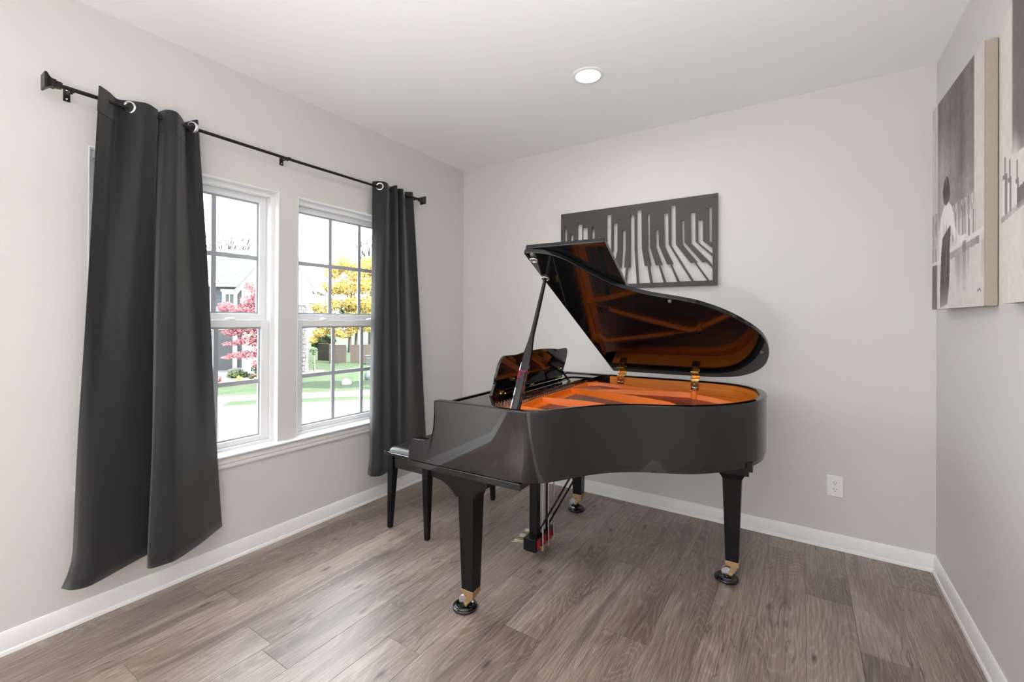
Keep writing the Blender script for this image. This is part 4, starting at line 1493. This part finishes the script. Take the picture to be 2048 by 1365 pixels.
part('gable_wall', MB().box(-1.95, -0.30, 7.5, 9.0, G, 1.95), 'housewhite', hs)
part('rake_board', MB().prism([(-0.70, 4.22), (0.68, 2.38), (0.68, 2.22), (-0.70, 4.04), (-2.10, 2.22), (-2.10, 2.38)], lambda s, z, h: (s, h, z), 7.22, 7.40), 'housewhite', hs)
part('gable_roof', MB().prism([(-0.70, 4.28), (0.74, 2.36), (0.70, 2.34), (-0.70, 4.20), (-2.12, 2.34), (-2.16, 2.36)], lambda s, z, h: (s, h, z), 7.18, 11.5), 'shingle', hs)
stn = MB().box(-0.28, 0.32, 7.14, 7.50, G, 1.90)
rs = random.Random(11)
z = G
while z < 1.86:
    hgt = rs.uniform(0.05, 0.10)
    s = -0.29
    while s < 0.33:
        w = rs.uniform(0.09, 0.24)
        stn.box(s + 0.006, min(s + w, 0.335) - 0.006, 7.14 - rs.uniform(0.012, 0.04), 7.15, z + 0.005, z + hgt - 0.005)
        s += w
    n = 7.12
    while n < 7.48:
        w = rs.uniform(0.09, 0.2)
        stn.box(0.31, 0.32 + rs.uniform(0.012, 0.04), n + 0.006, n + w - 0.006, z + 0.005, z + hgt - 0.005)
        n += w
    z += hgt
tag(part('stone_column', stn, 'stone', hs), kind='stuff')
part('porch_step', MB().box(-2.62, -1.7, 8.2, 9.0, G, G + 0.13), 'concrete', hs)

# ---- board fence beyond the lawn
picket_mesh = MB().prism([(-0.028, 0), (0.028, 0), (0.028, 0.83), (-0.028, 0.83)], lambda p, q, h: (p, h, q), -0.009, 0.009).mesh('board')
picket_pale = picket_mesh.copy()


def fence(a, b, m, me, label):
    root = ext('board_fence', label, 'fence', 'board fences at the back of the lawn')
    a, b = Vector(a), Vector(b)
    L_ = (b - a).length
    ang = math.atan2(b.y - a.y, b.x - a.x)
    cnt = max(2, int(L_ / 0.06))
    for i in range(cnt):
        p = a.lerp(b, (i + 0.5) / cnt)
        o = link('board', me, m, root)
        o.location = (p.x, p.y, G + 0.015 + 0.008 * ((i * 7) % 3))
        o.rotation_euler = (0, 0, ang)
    d = (b - a).normalized()
    q = Vector((-d.y, d.x)) * 0.03
    part('rail', MB().prism([(a.x - q.x * .4, a.y - q.y * .4), (b.x - q.x * .4, b.y - q.y * .4), (b.x + q.x, b.y + q.y), (a.x + q.x, a.y + q.y)], lambda p, r, h: (p, r, h), G + 0.845, G + 0.875), m, root)


fence((0.02, 12.9), (0.66, 12.25), 'fencepale', picket_pale, 'pale board fence return')
fence((0.72, 11.2), (1.50, 11.1), 'fence', picket_mesh, 'brown board fence section left of the gap')
fence((1.68, 11.1), (3.60, 11.0), 'fence', picket_mesh, 'brown board fence section right of the gap')
ac = ext('air_conditioner', 'grey outdoor air conditioner cabinet in front of the brown fence', 'air conditioner')
part('cabinet', MB().box(2.40, 2.78, 10.2, 10.55, G + 0.02, G + 0.40), 'acgrey', ac, bevel=0.01)
part('louver', MB().box(2.395, 2.785, 10.19, 10.2, G + 0.10, G + 0.125).box(2.395, 2.785, 10.19, 10.2, G + 0.18, G + 0.205).box(2.395, 2.785, 10.19, 10.2, G + 0.26, G + 0.285), 'darkopening', ac)
part('top_cap', MB().box(2.38, 2.80, 10.18, 10.57, G + 0.40, G + 0.425), 'acgrey', ac, bevel=0.006)
part('label_plate', MB().box(2.66, 2.72, 10.185, 10.2, G + 0.30, G + 0.37), 'housewhite', ac)

RNG = np.random.default_rng(5)


def leaf_cloud(name, m, blobs, n, size, parent, flat=1.0):
    """n small leaf blades gathered in ellipsoid blobs (s, n, z, rs, rn, rz)"""
    wts = np.array([b[3] * b[4] * b[5] for b in blobs]) ** 0.75
    idx = RNG.choice(len(blobs), n, p=wts / wts.sum())
    B = np.array(blobs)[idx]
    d = RNG.normal(size=(n, 3))
    d /= np.linalg.norm(d, axis=1)[:, None]
    r = RNG.random(n) ** 0.42
    c = B[:, :3] + d * r[:, None] * B[:, 3:6]
    a = RNG.normal(size=(n, 3))
    a[:, 2] *= flat
    a /= np.linalg.norm(a, axis=1)[:, None]
    b = np.cross(a, RNG.normal(size=(n, 3)))
    b /= np.linalg.norm(b, axis=1)[:, None]
    sz = size * (0.6 + 0.8 * RNG.random(n))[:, None]
    v = np.stack([c - a * sz, c + b * sz * 0.5, c + a * sz, c - b * sz * 0.5], 1).reshape(-1, 3)
    f = np.arange(4 * n).reshape(-1, 4)
    me = bpy.data.meshes.new(name)
    me.from_pydata(v.tolist(), [], f.tolist())
    o = link(name, me, m, parent)
    return tag(o, kind='stuff')


def branches(parent, base, tips, r0, m='bark', name='branches'):
    mb = MB()
    for t in tips:
        b = Vector(base)
        t = Vector(t)
        mid = b.lerp(t, 0.5) + Vector((rs.uniform(-.12, .12), rs.uniform(-.12, .12), rs.uniform(0, .15)))
        mb.tube([b, mid, t], [r0 * 0.6, r0 * 0.35, r0 * 0.08], 6)
    return part(name, mb, m, parent, smooth=60)


red = ext('red_maple', 'small red-leaved maple in front of the pale house', 'tree')
part('trunk', MB().tube([(-0.95, 6.1, G), (-0.98, 6.05, 0.2), (-0.9, 6.0, 1.0)], [0.07, 0.055, 0.04], 8), 'bark', red, smooth=60)
rb = [(-1.05, 6, 2.25, .28, .3, .30), (-1.35, 6, 2.45, .16, .2, .18), (-0.8, 6, 1.9, .40, .4, .35), (-1.15, 6, 1.55, .42, .4, .18), (-1.85, 6, 1.30, .38, .4, .14), (-2.15, 6, 1.65, .10, .2, .10),
      (-1.45, 6, 1.05, .55, .5, .16), (-0.9, 6, 1.0, .5, .5, .30), (-1.75, 6, .85, .40, .4, .12), (-1.2, 6, .55, .50, .4, .16), (-1.85, 6, .45, .28, .3, .07), (-1.45, 6, .05, .50, .4, .12),
      (-1.95, 6, -.02, .20, .3, .05), (-0.8, 6, .2, .4, .4, .25), (-1.05, 6, -.25, .22, .3, .14), (-0.5, 6, 1.2, .5, .5, .8)]
branches(red, (-0.9, 6.0, 0.7), [(b[0], b[1], b[2]) for b in rb], 0.035)
rb += [(-2.05, 6, 1.72, .25, .3, .15), (-1.55, 6, 1.62, .40, .4, .16), (-1.3, 6, 1.95, .3, .3, .16), (-1.75, 6, 1.05, .4, .4, .10)]
rb = [(a, b, c, d * 1.15, e, f * 1.25) for a, b, c, d, e, f in rb]
leaf_cloud('leaves', 'redleaf', rb, 24000, 0.032, red, 0.5)

yel = ext('yellow_tree', 'tall yellow-leaved tree behind the brown board fence', 'tree')
part('trunk', MB().tube([(1.2, 18, G), (1.25, 18, 1.5), (1.3, 18, 3.6)], [0.10, 0.08, 0.04], 8), 'bark', yel, smooth=60)
yb = [(0.9, 18, 4.7, .75, .7, .55), (0.2, 18, 4.2, .6, .6, .5), (1.6, 18, 4.2, .8, .8, .6), (2.3, 18, 4.7, .6, .6, .6), (-0.5, 18, 3.1, .55, .6, .40), (-1.05, 18, 2.9, .35, .4, .28), (0.2, 18, 3.2, .7, .7, .5), (1.1, 18, 3.3, .8, .8, .6),
      (2.2, 18, 3.4, .8, .8, .6), (3.0, 18, 3.6, .7, .7, .7), (-0.7, 18, 2.1, .5, .5, .35), (0.3, 18, 2.2, .6, .6, .4), (1.3, 18, 2.3, .7, .7, .45), (2.3, 18, 2.3, .8, .8, .5), (-0.6, 18, 1.2, .5, .5, .35), (0.5, 18, 1.3, .6, .6, .35), (1.5, 18, 1.5, .7, .6, .4),
      (2.5, 18, 1.4, .7, .7, .4), (-0.5, 18, .45, .45, .5, .28), (0.4, 18, .5, .5, .5, .28), (1.3, 18, .6, .4, .4, .25), (-0.9, 18, 0.0, .3, .4, .2), (0.2, 18, .9, .8, .5, .35), (1.4, 18, 1.0, .8, .5, .35), (2.4, 18, .8, .8, .5, .35), (3.1, 18, 1.8, .6, .5, .6), (-0.3, 18, 1.7, .6, .5, .35), (0.9, 18, .3, .5, .5, .2)]
branches(yel, (1.25, 18, 1.2), [(b[0], b[1], b[2]) for b in yb], 0.07)
leaf_cloud('leaves', 'yellowleaf', yb, 46000, 0.055, yel)

for (x, n_, z, r, lab) in ((1.4, 21.5, 1.3, 1.5, 'green shrubby tree behind the yellow tree'), (5.2, 23.5, 1.8, 1.6, 'green bushy tree right of the yellow tree'), (-0.6, 20.5, 0.0, 0.8, 'green bushy tree beside the stone column of the pale house')):
    t = ext('green_tree', lab, 'tree', 'green trees beyond the fence')
    part('trunk', MB().tube([(x, n_, G), (x + .05, n_, z)], [0.12, 0.06], 8), 'bark', t, smooth=60)
    leaf_cloud('leaves', 'greenleaf', [(x + rs.uniform(-r, r) * .6, n_ + rs.uniform(-.5, .5), z + rs.uniform(-r, r) * .6, r * .45, r * .45, r * .4) for _ in range(9)], 2600, 0.10, t)

for (x, n_, top, lab) in ((-7.6, 25, 7.6, 'nearly bare tree behind the blue-grey roof, left'), (-5.4, 28.5, 7.6, 'nearly bare tree behind the blue-grey roof, right'), (2.3, 27, 8.6, 'nearly bare tree rising above the yellow tree')):
    t = ext('bare_tree', lab, 'tree', 'nearly bare trees')
    part('trunk', MB().tube([(x, n_, G), (x, n_, 2.5), (x + .1, n_, 4.8)], [0.25, 0.18, 0.09], 8), 'bark', t, smooth=60)
    tips = [(x + rs.uniform(-1.7, 1.7), n_ + rs.uniform(-1, 1), top - abs(rs.gauss(0, 1.0))) for _ in range(60)]
    branches(t, (x, n_, 3.6), tips, 0.13)
    leaf_cloud('leaves', 'brownleaf', [(a, b, c, .35, .35, .3) for a, b, c in tips], 650, 0.075, t)


def shrub(s, n, r, h, m, label, cnt=700, size=0.04, name='shrub'):
    t = ext(name, label, 'shrub')
    mb = MB()
    for k in range(5):
        a = 2 * PI * k / 5
        mb.tube([(s, n, G), (s + .5 * r * math.cos(a), n + .5 * r * math.sin(a), G + .7 * h)], [0.012, 0.004], 5)
    part('stems', mb, 'bark', t)
    leaf_cloud('leaves', m, [(s, n, G + h * .55, r, r, h * .5), (s - r * .5, n, G + h * .4, r * .6, r * .6, h * .4), (s + r * .5, n, G + h * .4, r * .6, r * .6, h * .4)], cnt, size, t)


shrub(-1.15, 6.9, .34, .50, 'greenleaf', 'dark green shrub under the red maple')
shrub(-1.75, 6.3, .34, .30, 'greenleaf', 'low olive shrub near the dark porch opening of the pale house')
shrub(-0.95, 5.6, .26, .26, 'brownleaf', 'low dry pinkish plant in the flower bed')
shrub(-1.45, 5.3, .09, .20, 'yellowleaf', 'small yellow plant in the flower bed', 120, 0.03)
shrub(-0.82, 4.75, .14, .18, 'yellowleaf', 'yellow-green plant at the front of the flower bed', 180, 0.03)
shrub(-2.0, 5.2, .10, .26, 'redleaf', 'small bright red plant beside the driveway', 150, 0.03)

sp = ext('sapling', 'pale-trunked young sapling on the lawn beside the stone column', 'tree')
part('trunk', MB().tube([(0.60, 7.4, G), (0.57, 7.4, -0.35), (0.59, 7.4, 0.05)], [0.035, 0.028, 0.012], 8), 'palebark', sp, smooth=60)
leaf_cloud('leaves', 'greenleaf', [(0.60, 7.4, -0.02, .12, .12, .10), (0.52, 7.4, 0.10, .08, .08, .08), (0.57, 7.4, -0.5, .05, .05, .2)], 220, 0.03, sp)

stree = ext('street_tree', 'leafy street tree at the kerb that shades the lawn', 'tree')
part('trunk', MB().tube([(5.3, 0.9, G), (5.3, 0.9, 1.6), (5.2, 1.1, 3.6)], [0.13, 0.10, 0.05], 8), 'bark', stree, smooth=60)
sb = [(4.4, 1.0, 4.6, .8, .55, .45), (5.3, 1.2, 4.9, .8, .6, .5), (6.2, 1.1, 4.6, .8, .55, .45), (5.2, 1.1, 4.0, 1.0, .6, .4), (7.0, 1.0, 4.4, .6, .5, .4)]
branches(stree, (5.3, 0.9, 2.2), [b[:3] for b in sb], 0.08)
leaf_cloud('leaves', 'greenleaf', sb, 3500, 0.11, stree)

rk = MB()
rings = []
for z, r in ((0.0, .13), (.06, .15), (.13, .12), (.20, .06)):
    rings.append([(2.02 + r * (1 + .18 * math.sin(3 * a + z * 20)) * math.cos(a), 3.75 + r * .8 * math.sin(a), G + z) for a in [2 * PI * k / 12 for k in range(12)]])
extpart('garden_rock', MB().loft(rings), 'rock', 'pale rock standing on the lawn near the sidewalk', 'rock', smooth=60)
rings = []
for z, r in ((0.0, .14), (.10, .17), (.22, .14), (.32, .06)):
    rings.append([(2.72 + r * (1 + .12 * math.sin(2 * a + z * 9)) * math.cos(a), 4.7 + r * .8 * math.sin(a), G + z) for a in [2 * PI * k / 12 for k in range(12)]])
extpart('garden_rock', MB().loft(rings), 'acgrey', 'dark grey boulder on the lawn behind the pale rock', 'rock', smooth=60)
